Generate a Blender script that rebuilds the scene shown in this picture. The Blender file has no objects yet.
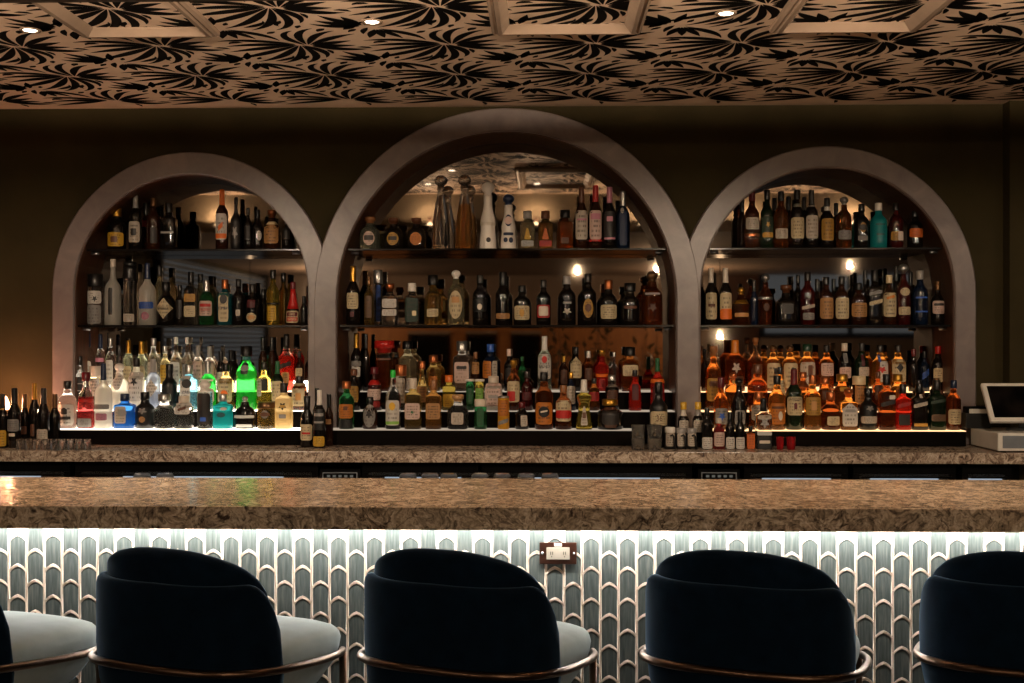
import bpy, bmesh, math, random
from mathutils import Vector, Matrix
C = bpy.context.scene.collection
SC = bpy.context.scene
PI = math.pi
def D(a): return math.radians(a)
DOWN_W, LOUNGE_W, CANDLE_W, SCONCE_W, LAMP_W, BAR_W, EXPO = 30, 13, 17, 74, 140, 76, 0.0
ORD0 = ['first', 'second', 'third', 'fourth', 'fifth', 'sixth', 'seventh']
# ------------------------------------------------------------------ camera
H, F, TH = 1.557, 1200.0, math.radians(1.5)
cam = bpy.data.objects.new('camera', bpy.data.cameras.new('camera')); C.objects.link(cam)
cam.data.sensor_width = 36; cam.data.lens = F / 1024 * 36
cam.location = (0, 0, H); cam.rotation_euler = (PI / 2, 0, TH)
cam.data.clip_start = .05
SC.camera = cam

def px(x, y, Y):
    """a point of the room: where the sight line through (x, y) meets the plane at distance Y from the camera"""
    u, v = (x - 512) / F, (341.5 - y) / F
    dx, dy = u * math.cos(TH) - math.sin(TH), u * math.sin(TH) + math.cos(TH)
    t = Y / dy
    return Vector((t * dx, Y, H + t * v))
def mpp(x, Y):
    u = (x - 512) / F
    return Y / (u * math.sin(TH) + math.cos(TH)) / F

# ------------------------------------------------------------------ colour and materials
def lin(c):
    return c / 12.92 if c <= .04045 else ((c + .055) / 1.055) ** 2.4
def hx(s):
    s = s.lstrip('#')
    return tuple(lin(int(s[i:i + 2], 16) / 255) for i in (0, 2, 4))
MATS = {}
def newmat(name):
    m = bpy.data.materials.new(name); m.use_nodes = True
    nt = m.node_tree; nt.nodes.clear()
    out = nt.nodes.new('ShaderNodeOutputMaterial')
    return m, nt, out
def N(nt, t, **kw):
    n = nt.nodes.new(t)
    for k, v in kw.items():
        setattr(n, k, v)
    return n
def prin(nt, col=(.5, .5, .5), rough=.5, metal=0, spec=.5, coat=0, sheen=0, trans=0, ior=1.45):
    p = N(nt, 'ShaderNodeBsdfPrincipled')
    p.inputs['Base Color'].default_value = (*col, 1)
    p.inputs['Roughness'].default_value = rough
    p.inputs['Metallic'].default_value = metal
    p.inputs['Specular IOR Level'].default_value = spec
    p.inputs['Coat Weight'].default_value = coat
    p.inputs['Sheen Weight'].default_value = sheen
    p.inputs['Transmission Weight'].default_value = trans
    p.inputs['Sheen Roughness'].default_value = .35
    if sheen: p.inputs['Sheen Tint'].default_value = (.35, .62, 1.0, 1)
    p.inputs['IOR'].default_value = ior
    return p
def ramp(nt, stops, interp='LINEAR'):
    r = N(nt, 'ShaderNodeValToRGB'); r.color_ramp.interpolation = interp
    e = r.color_ramp.elements
    while len(e) < len(stops): e.new(.5)
    for k, (p, c) in enumerate(stops):
        e[k].position = p; e[k].color = (*c, 1)
    return r
def noise(nt, vec, scale, detail=4, rough=.5, dist=0):
    n = N(nt, 'ShaderNodeTexNoise')
    n.inputs['Scale'].default_value = scale; n.inputs['Detail'].default_value = detail
    n.inputs['Roughness'].default_value = rough; n.inputs['Distortion'].default_value = dist
    if vec is not None: nt.links.new(vec, n.inputs['Vector'])
    return n
def mapping(nt, vec, scale=(1, 1, 1), rot=(0, 0, 0)):
    m = N(nt, 'ShaderNodeMapping')
    m.inputs['Scale'].default_value = scale; m.inputs['Rotation'].default_value = rot
    nt.links.new(vec, m.inputs['Vector'])
    return m.outputs[0]
def mottled(name, stops, scale=6, rough=.6, detail=5, stretch=(1, 1, 1), dist=0, bump=0, bscale=40, rrange=None, **kw):
    """a surface whose own colour varies by noise between the stops"""
    m, nt, out = newmat(name)
    tc = N(nt, 'ShaderNodeTexCoord')
    v = mapping(nt, tc.outputs['Object'], stretch)
    n = noise(nt, v, scale, detail, .55, dist)
    r = ramp(nt, stops); nt.links.new(n.outputs[0], r.inputs[0])
    p = prin(nt, rough=rough, **kw)
    nt.links.new(r.outputs[0], p.inputs['Base Color'])
    if rrange:
        mr = N(nt, 'ShaderNodeMapRange'); mr.inputs['To Min'].default_value = rrange[0]; mr.inputs['To Max'].default_value = rrange[1]
        nt.links.new(n.outputs[0], mr.inputs[0]); nt.links.new(mr.outputs[0], p.inputs['Roughness'])
    if bump:
        b = N(nt, 'ShaderNodeBump'); b.inputs['Strength'].default_value = bump; b.inputs['Distance'].default_value = .01
        n2 = noise(nt, v, bscale, 3); nt.links.new(n2.outputs[0], b.inputs['Height'])
        nt.links.new(b.outputs[0], p.inputs['Normal'])
    nt.links.new(p.outputs[0], out.inputs[0])
    return m
def emit(name, col, s):
    m, nt, out = newmat(name)
    e = N(nt, 'ShaderNodeEmission'); e.inputs[0].default_value = (*col, 1); e.inputs[1].default_value = s
    nt.links.new(e.outputs[0], out.inputs[0]); return m
def glass(name, col, rough=.03, haze=.15, ior=1.38):
    """tinted glass with its drink: mostly clear, a little of it scatters light"""
    m, nt, out = newmat(name)
    g = prin(nt, col, rough, trans=1, ior=ior)
    tr = N(nt, 'ShaderNodeBsdfTranslucent'); tr.inputs[0].default_value = (*col, 1)
    df = N(nt, 'ShaderNodeBsdfDiffuse'); df.inputs[0].default_value = (*col, 1)
    a = N(nt, 'ShaderNodeMixShader'); a.inputs[0].default_value = .45
    nt.links.new(tr.outputs[0], a.inputs[1]); nt.links.new(df.outputs[0], a.inputs[2])
    b = N(nt, 'ShaderNodeMixShader'); b.inputs[0].default_value = haze
    nt.links.new(g.outputs[0], b.inputs[1]); nt.links.new(a.outputs[0], b.inputs[2])
    nt.links.new(b.outputs[0], out.inputs[0]); return m
def objcolor(name, rough, printed=False):
    m, nt, out = newmat(name)
    oi = N(nt, 'ShaderNodeObjectInfo')
    p = prin(nt, rough=rough)
    if not printed:
        nt.links.new(oi.outputs['Color'], p.inputs['Base Color'])
        nt.links.new(oi.outputs['Alpha'], p.inputs['Metallic'])
    else:
        tc = N(nt, 'ShaderNodeTexCoord'); sx = N(nt, 'ShaderNodeSeparateXYZ')
        nt.links.new(tc.outputs['Generated'], sx.inputs[0])
        def math_(op, a, b=None, c=None):
            q = N(nt, 'ShaderNodeMath', operation=op)
            for k, v in enumerate((a, b, c)):
                if v is None: continue
                if isinstance(v, (int, float)): q.inputs[k].default_value = v
                else: nt.links.new(v, q.inputs[k])
            return q.outputs[0]
        rows = math_('MULTIPLY', sx.outputs['Z'], 6.0)
        fr = math_('FRACT', rows); fl = math_('FLOOR', rows)
        band = math_('GREATER_THAN', fr, .52)
        cx = N(nt, 'ShaderNodeCombineXYZ')
        nt.links.new(math_('MULTIPLY', sx.outputs['X'], 9.0), cx.inputs[0])
        nt.links.new(math_('MULTIPLY', fl, 3.7), cx.inputs[1])
        nt.links.new(math_('MULTIPLY', oi.outputs['Random'], 90.0), cx.inputs[2])
        ns = noise(nt, cx.outputs[0], 1.6, 1)
        txt = math_('GREATER_THAN', ns.outputs[0], .5)
        inx = math_('LESS_THAN', math_('ABSOLUTE', math_('SUBTRACT', sx.outputs['X'], .5)), .36)
        inz = math_('LESS_THAN', math_('ABSOLUTE', math_('SUBTRACT', sx.outputs['Z'], .5)), .4)
        msk = math_('MULTIPLY', math_('MULTIPLY', math_('MULTIPLY', band, txt), math_('MULTIPLY', inx, inz)), .62)
        mx = N(nt, 'ShaderNodeMix', data_type='RGBA')
        mx.inputs['B'].default_value = (.03, .022, .018, 1)
        nt.links.new(msk, mx.inputs['Factor']); nt.links.new(oi.outputs['Color'], mx.inputs['A'])
        nt.links.new(mx.outputs['Result'], p.inputs['Base Color'])
    nt.links.new(p.outputs[0], out.inputs[0]); return m

M = {}
M['label'] = objcolor('printed_paper', .55, True)
M['ink'] = objcolor('plain_print', .5)
M['cap'] = objcolor('closure', .32)
def granite(name, a, b, c, d, rough):
    m, nt, out = newmat(name)
    tc = N(nt, 'ShaderNodeTexCoord')
    n0 = noise(nt, tc.outputs['Object'], 9, 3, .5, 1.2)
    vm = N(nt, 'ShaderNodeVectorMath', operation='MULTIPLY_ADD')
    nt.links.new(n0.outputs['Color'], vm.inputs[0]); vm.inputs[1].default_value = (.16, .16, .16); nt.links.new(tc.outputs['Object'], vm.inputs[2])
    n1 = noise(nt, vm.outputs[0], 24, 5, .6, 1.6)
    r = ramp(nt, [(.33, a), (.45, b), (.54, c), (.68, d)]); nt.links.new(n1.outputs[0], r.inputs[0])
    n2 = noise(nt, tc.outputs['Object'], 160, 2)
    r2 = ramp(nt, [(.38, (.45, .45, .45)), (.55, (1, 1, 1))]); nt.links.new(n2.outputs[0], r2.inputs[0])
    mx = N(nt, 'ShaderNodeMix', data_type='RGBA', blend_type='MULTIPLY'); mx.inputs['Factor'].default_value = .5
    nt.links.new(r.outputs[0], mx.inputs['A']); nt.links.new(r2.outputs[0], mx.inputs['B'])
    p = prin(nt, rough=rough, spec=.5)
    nt.links.new(mx.outputs['Result'], p.inputs['Base Color'])
    nt.links.new(p.outputs[0], out.inputs[0]); return m
M['granite'] = granite('brown_granite', hx('3a2c23'), hx('84705b'), hx('ab9279'), hx('cdb59c'), .20)
M['granite2'] = granite('brown_granite_back', hx('4a3c33'), hx('8d7868'), hx('b8a592'), hx('d3c2b0'), .25)
M['plaster'] = mottled('olive_plaster', [(.3, hx('2e2817')), (.7, hx('3a331f'))], 3, .85, spec=.15, bump=.15, bscale=25)
M['arch'] = mottled('grey_plaster', [(.3, hx('6b605e')), (.55, hx('776c69')), (.75, hx('837772'))], 7, .34, dist=1.0, bump=.1, bscale=18)
M['walnut'] = mottled('walnut', [(.3, hx('2c150b')), (.7, hx('55301a'))], 5, .4, stretch=(6, 6, .8))
M['black'] = mottled('black_paint', [(.3, hx('050505')), (.7, hx('0a0909'))], 8, .6, spec=.06)
M['riser'] = mottled('black_laminate', [(.3, hx('060403')), (.7, hx('0b0705'))], 8, .6, spec=.05)
M['paper'] = mottled('tan_wallpaper', [(.3, hx('d6bba3')), (.7, hx('e2c8b0'))], 5, .6)
M['leafink'] = mottled('black_leaf_print', [(.3, hx('070605')), (.7, hx('0c0a09'))], 9, .8, spec=.05)
M['moulding'] = mottled('painted_moulding', [(.3, hx('8b7868')), (.7, hx('998573'))], 6, .22)
M['shelf'] = mottled('smoked_shelf', [(.3, hx('090706')), (.7, hx('100c0a'))], 7, .15, spec=.3)
M['mirror'] = mottled('tinted_mirror', [(.3, hx('958a7e')), (.7, hx('9f9488'))], 2, .03, metal=1)
M['steel'] = mottled('brushed_steel', [(.3, hx('8a8c90')), (.7, hx('a4a6aa'))], 12, .3, metal=1)
M['chrome'] = mottled('polished_metal', [(.3, hx('c4c4c4')), (.7, hx('dcdcdc'))], 9, .15, metal=1)
M['bronze'] = mottled('antique_bronze', [(.3, hx('54443a')), (.7, hx('6e5a4c'))], 14, .32, metal=1)
M['darkplate'] = mottled('bronze_plate', [(.3, hx('3a231b')), (.7, hx('55352a'))], 14, .3, metal=.7)
M['whiteplastic'] = mottled('white_plastic', [(.3, hx('d8d2c8')), (.7, hx('e6e0d6'))], 9, .35)
M['ivory'] = mottled('ivory_plastic', [(.3, hx('8f887d')), (.7, hx('999287'))], 9, .4)
M['greyplastic'] = mottled('grey_plastic', [(.3, hx('6d7278')), (.7, hx('7d8288'))], 9, .4)
M['screen'] = mottled('dark_screen', [(.3, hx('050506')), (.7, hx('09090b'))], 9, .08)
M['rubber'] = mottled('black_rubber', [(.3, hx('0a0a0a')), (.7, hx('121212'))], 20, .6)
M['grout'] = mottled('cream_grout', [(.3, hx('dcc9ba')), (.7, hx('ead9cb'))], 30, .6)
M['tile'] = mottled('glazed_tile', [(.25, hx('424a4b')), (.5, hx('555d5c')), (.75, hx('6c716e'))], 16, .2, stretch=(7, 1, .6), spec=.6, bump=.12, bscale=22)
M['navy'] = mottled('navy_velvet', [(.3, hx('061220')), (.7, hx('0a1b2c'))], 20, .9, spec=.05, sheen=.45)
M['seatvelvet'] = mottled('lit_velvet', [(.3, hx('9fafb3')), (.7, hx('adbcc0'))], 14, .8, spec=.1, sheen=.1)  # the backs' velvet made pale, putting the strip's light into its colour
M['floor'] = mottled('dark_floor', [(.3, hx('221a15')), (.7, hx('33281f'))], 4, .4, stretch=(1, 6, 1))
M['rearpanel'] = mottled('amber_panelling', [(.3, hx('9a6030')), (.7, hx('b8783f'))], 3, .5, stretch=(5, 5, .7))
M['loungewall'] = mottled('grey_brown_wall', [(.3, hx('7d6a5d')), (.7, hx('8d7a6c'))], 3, .8)
M['beige'] = mottled('beige_paint', [(.3, hx('382f20')), (.7, hx('413727'))], 3, .7)
M['leaf'] = mottled('plant_leaf', [(.3, hx('1b2413')), (.7, hx('35401f'))], 8, .5)
M['terracotta'] = mottled('dark_pot', [(.3, hx('2a211c')), (.7, hx('3a2f28'))], 8, .6)
M['blind'] = mottled('grey_slat', [(.3, hx('70767c')), (.7, hx('8a9096'))], 6, .5)
M['clearglass'] = glass('clear_glass', (.95, .95, .93), .01, .04, 1.3)
M['ledwhite'] = emit('led_white', (1.0, .95, .87), 165)
M['globe'] = emit('warm_globe', (1.0, .74, .46), 9)
M['downled'] = emit('downlight_led', (1.0, .86, .68), 14)
M['dusk'] = emit('dusk_sky', (.40, .47, .56), .34)
M['coolrefl'] = emit('cooler_reflection', (.62, .80, 1.0), .55)  # glow standing in for the window's reflection in the cooler doors
M['flame'] = emit('candle_glow', (1.0, .50, .24), 14)
M['display'] = emit('pale_display', (.75, .72, .6), .12)
BACKL = emit('back_light_white', (1.0, .88, .70), 9.0)
LIT = {'L': emit('step_light_white', (1.0, .86, .66), 4.6), 'C': emit('step_light_warm', (1.0, .80, .60), .42), 'R': emit('step_light_amber', (1.0, .60, .28), 2.0)}
G = {
 'clear': glass('bottle_clear', (.97, .96, .93), .015, .015, 1.26), 'frost': glass('bottle_frosted', (.92, .88, .80), .3, .5),
 'pale': glass('bottle_pale_gold', (.95, .88, .58), .02, .10), 'ptgreen': glass('bottle_pale_green', (.84, .92, .74), .02, .08),
 'green': glass('bottle_green', (.06, .40, .14), .03, .10), 'neon': glass('bottle_bright_green', (.05, .75, .10), .04, .36),
 'teal': glass('bottle_teal', (.04, .30, .36), .04, .25), 'turq': glass('bottle_turquoise', (.03, .50, .52), .12, .6),
 'lblue': glass('bottle_light_blue', (.25, .64, .82), .03, .25), 'blue': glass('bottle_blue', (.06, .30, .85), .03, .35),
 'iceblue': glass('bottle_ice_blue', (.55, .62, .78), .25, .5),
 'gold': glass('bottle_gold', (.95, .66, .22), .02, .05), 'whisky': glass('bottle_whisky', (.90, .44, .11), .015, .09),
 'amber': glass('bottle_amber', (.78, .27, .06), .015, .07), 'rum': glass('bottle_rum', (.45, .12, .03), .02, .10),
 'red': glass('bottle_red', (.80, .05, .03), .04, .32), 'pink': glass('bottle_pink', (.70, .10, .10), .04, .25),
 'yellow': glass('bottle_yellow', (.95, .74, .14), .02, .1), 'frgold': glass('bottle_frosted_gold', (.95, .74, .40), .3, .6),
 'orange': glass('bottle_orange', (.95, .5, .05), .1, .6),
}
def opaque(name, a, b, rough=.1, **k): return mottled(name, [(.3, hx(a)), (.7, hx(b))], 12, rough, **k)
G['dark'] = opaque('bottle_dark', '0c0a09', '15100d'); G['brown'] = opaque('bottle_brown', '1f0e07', '2d150a')
G['dgreen'] = opaque('bottle_dark_green', '0a150d', '10200f'); G['navy'] = opaque('bottle_navy', '0a1220', '101c30')
G['black'] = opaque('bottle_matte_black', '0a0a0b', '121213', .35); G['white'] = opaque('glazed_ceramic', 'd9cfc4', 'e8ded2', .25)
G['dred'] = opaque('bottle_dark_red', '2a0807', '3a0c0a'); G['bronze'] = opaque('bottle_bronze', '6d5336', '8a6c48', .25, metal=.6)

# ------------------------------------------------------------------ mesh helpers
class MB:
    def __init__(s): s.v, s.f, s.mi, s.sm = [], [], [], []
    def face(s, idx, mi=0, sm=False): s.f.append(tuple(idx)); s.mi.append(mi); s.sm.append(sm)
    def add(s, vs): n = len(s.v); s.v.extend(tuple(p) for p in vs); return n
    def box(s, x0, x1, y0, y1, z0, z1, mi=0, bev=0):
        if bev:
            bm = bmesh.new(); bmesh.ops.create_cube(bm, size=1)
            for v in bm.verts: v.co = ((x0 + x1) / 2 + v.co.x * (x1 - x0), (y0 + y1) / 2 + v.co.y * (y1 - y0), (z0 + z1) / 2 + v.co.z * (z1 - z0))
            bmesh.ops.bevel(bm, geom=bm.edges[:], offset=bev, segments=2, affect='EDGES', profile=.6)
            s.bm(bm, mi); return
        n = s.add([(x, y, z) for z in (z0, z1) for y in (y0, y1) for x in (x0, x1)])
        for q in ((0, 2, 3, 1), (4, 5, 7, 6), (0, 1, 5, 4), (2, 6, 7, 3), (0, 4, 6, 2), (1, 3, 7, 5)): s.face([n + k for k in q], mi)
    def bm(s, bm, mi=0, sm=False):
        bm.verts.index_update(); n = s.add([v.co[:] for v in bm.verts])
        for f in bm.faces: s.face([n + v.index for v in f.verts], mi, sm)
        bm.free()
    def loops(s, rings, closed=True, cap0=True, cap1=True, mi=0, sm=True):
        """skin between rings of equally many points"""
        m = len(rings[0]); n = s.add([p for r in rings for p in r])
        for i in range(len(rings) - 1):
            for j in range(m if closed else m - 1):
                k = (j + 1) % m
                q = (n + i * m + j, n + i * m + k, n + (i + 1) * m + k, n + (i + 1) * m + j)
                s.face(q, mi(i) if callable(mi) else mi, sm)
        if cap0: s.face([n + j for j in range(m)][::-1], mi(0) if callable(mi) else mi)
        if cap1: s.face([n + (len(rings) - 1) * m + j for j in range(m)], mi(len(rings) - 2) if callable(mi) else mi)
    def lathe(s, prof, seg=20, c=(0, 0), mi=0, sm=True, cap0=True, cap1=True):
        s.loops([[(c[0] + r * math.cos(2 * PI * j / seg), c[1] + r * math.sin(2 * PI * j / seg), z) for j in range(seg)] for z, r in prof], True, cap0, cap1, mi, sm)
    def tube(s, pts, r, seg=8, mi=0, closed=False):
        pts = [Vector(p) for p in pts]; rings = []
        up = Vector((0, 0, 1)); k = len(pts)
        for i, p in enumerate(pts):
            a = pts[(i - 1) % k] if closed or i > 0 else p; b = pts[(i + 1) % k] if closed or i < k - 1 else p
            t = (b - a).normalized()
            u = up if abs(t.dot(up)) < .95 else Vector((1, 0, 0))
            n1 = t.cross(u).normalized(); n2 = n1.cross(t)
            rr = r[i] if isinstance(r, (list, tuple)) else r
            rings.append([p + n1 * rr * math.cos(2 * PI * j / seg) + n2 * rr * math.sin(2 * PI * j / seg) for j in range(seg)])
        if closed: rings.append(rings[0])
        s.loops(rings, True, not closed, not closed, mi)
    def build(s, name, mats, parent=None, loc=(0, 0, 0), color=None):
        me = bpy.data.meshes.new(name); me.from_pydata(s.v, [], s.f)
        for m in (mats if isinstance(mats, (list, tuple)) else [mats]): me.materials.append(m)
        me.polygons.foreach_set('material_index', s.mi); me.polygons.foreach_set('use_smooth', s.sm)
        me.update()
        o = bpy.data.objects.new(name, me); C.objects.link(o); o.location = loc
        if parent: o.parent = parent
        if color: o.color = color
        return o
def tag(o, label, cat, group=None):
    o['label'] = label; o['category'] = cat
    if group: o['group'] = group
    return o
def thing(name, label, cat, loc=(0, 0, 0), rz=0, group=None):
    o = bpy.data.objects.new(name, None); C.objects.link(o); o.empty_display_size = .05
    o.location = loc; o.rotation_euler = (0, 0, rz)
    return tag(o, label, cat, group)
def struct(o): o['kind'] = 'structure'; return o
def light(name, typ, loc, energy, col, parent=None, **kw):
    d = bpy.data.lights.new(name, typ); d.energy = energy; d.color = col
    for k, v in kw.items(): setattr(d, k, v)
    o = bpy.data.objects.new(name, d); C.objects.link(o); o.location = loc
    if parent: o.parent = parent
    return o
# ------------------------------------------------------------------ the room
YA, YW, YM = 6.25, 6.29, 6.60           # arch face, wall face, mirror
ZC = H + 1.232; ZB = 1.026; ZT = 1.078   # ceiling, back counter, bar top
XL, XR, YR, ZL = -4.2, 7.6, -5.0, 2.56  # lounge walls and lower ceiling
m = MB(); m.box(XL - .1, XR + .1, YR - .1, 7.0, -.08, 0); struct(m.build('floor', M['floor']))
m = MB(); m.box(XL - .1, XR + .1, 3.2, 7.0, ZC, ZC + .08); ceiling = struct(m.build('ceiling', M['paper']))
m = MB(); m.box(XL - .1, XR + .1, YR - .1, 3.15, ZL, ZL + .08); struct(m.build('ceiling_lounge', M['loungewall']))
m = MB(); m.box(XL - .1, XR + .1, 3.15, 3.2, 2.47, ZC + .08); struct(m.build('wall_bulkhead', M['beige']))
m = MB(); m.box(XL - .1, XL, YR, 7.0, 0, ZC); struct(m.build('wall_left', M['plaster']))
m = MB(); m.box(XR, XR + .1, YR, 7.0, 0, ZC); struct(m.build('wall_right', M['loungewall']))
m = MB(); m.box(XL - .1, XR + .1, YR - .1, YR, 0, ZL); struct(m.build('wall_rear', M['loungewall']))
xp = px(1003, 250, YW).x
m = MB(); m.box(xp, xp + .5, 6.20, YW, 0, ZC); struct(m.build('wall_pier', M['plaster']))

def arch_def(cx, cy, ri, ro):
    k = mpp(cx, YA); c = px(cx, cy, YA)
    return dict(cx=c.x, cz=c.z, ri=ri * k, ro=ro * k)
ARCH = {'L': arch_def(190.5, 292, 118, 140), 'C': arch_def(506, 301, 170, 193), 'R': arch_def(827.5, 293.5, 126.5, 147.5)}
def arch_pts(a, r, zb, n=40):
    return [(a['cx'] - r, zb)] + [(a['cx'] - r * math.cos(PI * i / n), a['cz'] + r * math.sin(PI * i / n)) for i in range(n + 1)] + [(a['cx'] + r, zb)]
# back wall with three arched openings
bm = bmesh.new()
def wire(pts):
    vs = [bm.verts.new((x, YW, z)) for x, z in pts]
    return [bm.edges.new((vs[i], vs[(i + 1) % len(vs)])) for i in range(len(vs))]
es = wire([(XL, 0), (XR, 0), (XR, ZC), (XL, ZC)])
for a in ARCH.values(): es += wire(arch_pts(a, a['ri'] + .02, ZB + .004))
bmesh.ops.triangle_fill(bm, edges=es, use_beauty=True)
m = MB(); m.bm(bm); struct(m.build('wall_back', M['plaster']))
AN = {'L': 'trim_1', 'C': 'trim_2', 'R': 'trim_3'}
for k, a in ARCH.items():
    yf = YA - (.003 if k == 'C' else 0)
    o_, i_ = arch_pts(a, a['ro'], ZB + .001), arch_pts(a, a['ri'], ZB + .001)
    m = MB()
    e = .006
    ob, ib = arch_pts(a, a['ro'] - e, ZB + .001), arch_pts(a, a['ri'] + e, ZB + .001)
    rings = [[(x, YW + .01, z) for x, z in o_], [(x, yf + e, z) for x, z in o_], [(x, yf, z) for x, z in ob],
             [(x, yf, z) for x, z in ib], [(x, yf + e, z) for x, z in i_], [(x, YW + .03, z) for x, z in i_]]
    m.loops(rings, False, False, False, sm=False)
    struct(m.build(AN[k], M['arch']))
    r = a['ri'] - .004                                   # walnut lining of the recess
    m = MB()
    ou, li = arch_pts(a, r + .03, ZB + .002), arch_pts(a, r, ZB + .002)
    m.loops([[(x, YW - .02, z) for x, z in ou], [(x, YW - .02, z) for x, z in li], [(x, YM + .02, z) for x, z in li], [(x, YM + .02, z) for x, z in ou]], False, False, False, sm=False)
    struct(m.build({'L': 'trim_4', 'C': 'trim_5', 'R': 'trim_6'}[k], M['walnut']))
    m = MB(); m.box(a['cx'] - r, a['cx'] + r, YM - .25, YM + .02, ZB - .04, ZB + .002)
    struct(m.build({'L': 'trim_7', 'C': 'trim_8', 'R': 'trim_9'}[k], M['black']))
    m = MB(); pts = arch_pts(a, r - .001, ZB + .003)
    m.loops([[(x, YM + .006, z) for x, z in pts], [(x, YM, z) for x, z in pts]], True, True, True, sm=False)
    tag(m.build('mirror', M['mirror']), {'L': 'arched tinted mirror behind the bottles of the arch nearest the candle', 'C': 'tall arched tinted mirror behind the bottles of the central arch', 'R': 'arched tinted mirror behind the bottles of the arch beside the register'}[k], 'mirror')

# ceiling: black leaf print on the tan paper
rnd = random.Random(11)
m = MB(); P_, PY = .60, .56
HUBS = ((.03, .03, 1.0), (.35, .31, -1.0))
def flow(x, y):
    fx = fy = 0
    for hx_, hy_, sw in HUBS:
        for ox in (-1, 0, 1):
            for oy in (-1, 0, 1):
                dx, dy = x - hx_ - ox * P_, y - hy_ - oy * PY; d = math.hypot(dx, dy) + .004
                w_ = math.exp(-(d / .16) ** 1.3) / d; q = sw * (.15 + 1.5 * d)
                c_, s_ = math.cos(q), math.sin(q); fx += w_ * (dx * c_ - dy * s_); fy += w_ * (dx * s_ + dy * c_)
    return math.atan2(fy, fx)
BL, occ = [], {}
def near(x, y, rad):
    n = int(rad / .03) + 1; cx_, cy_ = int(x / .03), int(y / .03); nx, ny = 20, int(round(PY / .03))
    for i in range(-n, n + 1):
        for j in range(-n, n + 1):
            for (qx, qy) in occ.get(((cx_ + i) % nx, (cy_ + j) % ny), ()):
                dx = abs(x - qx) % P_; dx = min(dx, P_ - dx); dy = abs(y - qy) % PY; dy = min(dy, PY - dy)
                if dx * dx + dy * dy < rad * rad: return True
    return False
def put(pts): 
    for q in pts: occ.setdefault((int((q[0] % P_) / .03) % 20, int((q[1] % PY) / .03) % int(round(PY / .03))), []).append((q[0] % P_, q[1] % PY))
FANS = ((.02, .02, 128, 150, 8, .38), (.05, .04, -48, 150, 7, .30), (.33, .30, 232, 150, 8, .34), (.37, .33, 58, 150, 7, .30), (.06, .08, 30, 60, 3, .22), (.30, .26, 150, 60, 3, .2))
for hx_, hy_, ax, span, n, ln in FANS:
    order = [(i, 0) for i in sorted(range(n), key=lambda i: abs(i - (n - 1) / 2))] + [(i + .5, 1) for i in range(n - 1)]
    for i, ring in order:
        ph = (i / (n - 1) - .5) * span; a_ = D(ax + ph); L_ = ln * (1 - .2 * abs(ph) / (span / 2)) * rnd.uniform(.9, 1.12) * (.8 if ring else 1)
        r0 = .105 if ring else .020
        K = 12; x, y = hx_ + math.cos(a_) * r0, hy_ + math.sin(a_) * r0; pts = [(x, y)]
        for k in range(K):
            a_ += D(-ph * 1.15 + 34) * (k / K) * 1.6 / K; x += math.cos(a_) * L_ / K; y += math.sin(a_) * L_ / K
            if (k > 3 or ring) and near(x % P_, y % PY, .034): break
            pts.append((x, y))
        if len(pts) < 6: continue
        put(pts); BL.append((pts, rnd.uniform(.034, .042) * (.75 if ring else 1)))
for tries in range(7000):
    big = tries < 4500
    x, y = rnd.random() * P_, rnd.random() * PY; pts = [(x, y)]; ln = rnd.uniform(.16, .32) if big else rnd.uniform(.09, .15)
    gap = .031 if big else .025
    K = 12 if big else 6; ok = not near(x, y, gap)
    a_ = flow(x, y)
    for k in range(K):
        if not ok: break
        da = (flow(x % P_, y % PY) - a_ + PI) % (2 * PI) - PI; a_ += max(-.45, min(.45, da))
        x += math.cos(a_) * ln / K; y += math.sin(a_) * ln / K
        if near(x % P_, y % PY, gap): ok = False; break
        pts.append((x, y))
    if not ok and len(pts) < (7 if big else 4): continue
    for q in pts: occ.setdefault((int((q[0] % P_) / .03) % 20, int((q[1] % PY) / .03) % int(round(PY / .03))), []).append((q[0] % P_, q[1] % PY))
    BL.append((pts, rnd.uniform(.034, .042) if big else rnd.uniform(.022, .028)))
for ix in range(-7, 7):
    for iy in range(-1, 7):
        ox, oy = ix * P_ + .17, 3.25 + iy * PY
        for pts, w in BL:
            K = len(pts) - 1; L, R_ = [], []
            for k, (x, y) in enumerate(pts):
                x2, y2 = pts[min(K, k + 1)]; x1, y1 = pts[max(0, k - 1)]; d = math.hypot(x2 - x1, y2 - y1) + 1e-6
                t = k / K; ww = w * (math.sin(PI * (t * .96 + .02)) ** .95) * (1.2 - .4 * t) * .5 * (.86 + .36 * abs(x2 - x1) / d)
                nx, ny = -(y2 - y1) / d, (x2 - x1) / d
                L.append((ox + x + nx * ww, oy + y + ny * ww)); R_.append((ox + x - nx * ww, oy + y - ny * ww))
            if max(q[1] for q in L + R_) > YW - .004 or min(q[1] for q in L + R_) < 3.21: continue
            n = m.add([(q[0], q[1], ZC - .0008) for q in L]); n2 = m.add([(q[0], q[1], ZC - .0008) for q in R_])
            for k in range(K): m.face((n + k, n + k + 1, n2 + k + 1, n2 + k))
lp = m.build('leaf_print', M['leafink'], ceiling)
# picture-frame mouldings on the ceiling
for i, (xa, xb, yb) in enumerate(((82, 220, 36), (492, 641, 27), (769, 917.5, 24))):
    Yb = 4.73; xa, xb = px(xa, yb, Yb).x, px(xb, yb, Yb).x; ya = 3.72
    m = MB(); rings = []
    for ins, dz in ((0, 0), (0, .018), (.012, .026), (.022, .022), (.026, .032), (.042, .032), (.068, .006), (.072, 0)):
        rings.append([(xa + ins, ya + ins, ZC - dz), (xb - ins, ya + ins, ZC - dz), (xb - ins, Yb - ins, ZC - dz), (xa + ins, Yb - ins, ZC - dz)])
    m.loops(rings, True, False, False, sm=False)
    struct(m.build('trim_%d' % (10 + i), M['moulding']))
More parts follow.
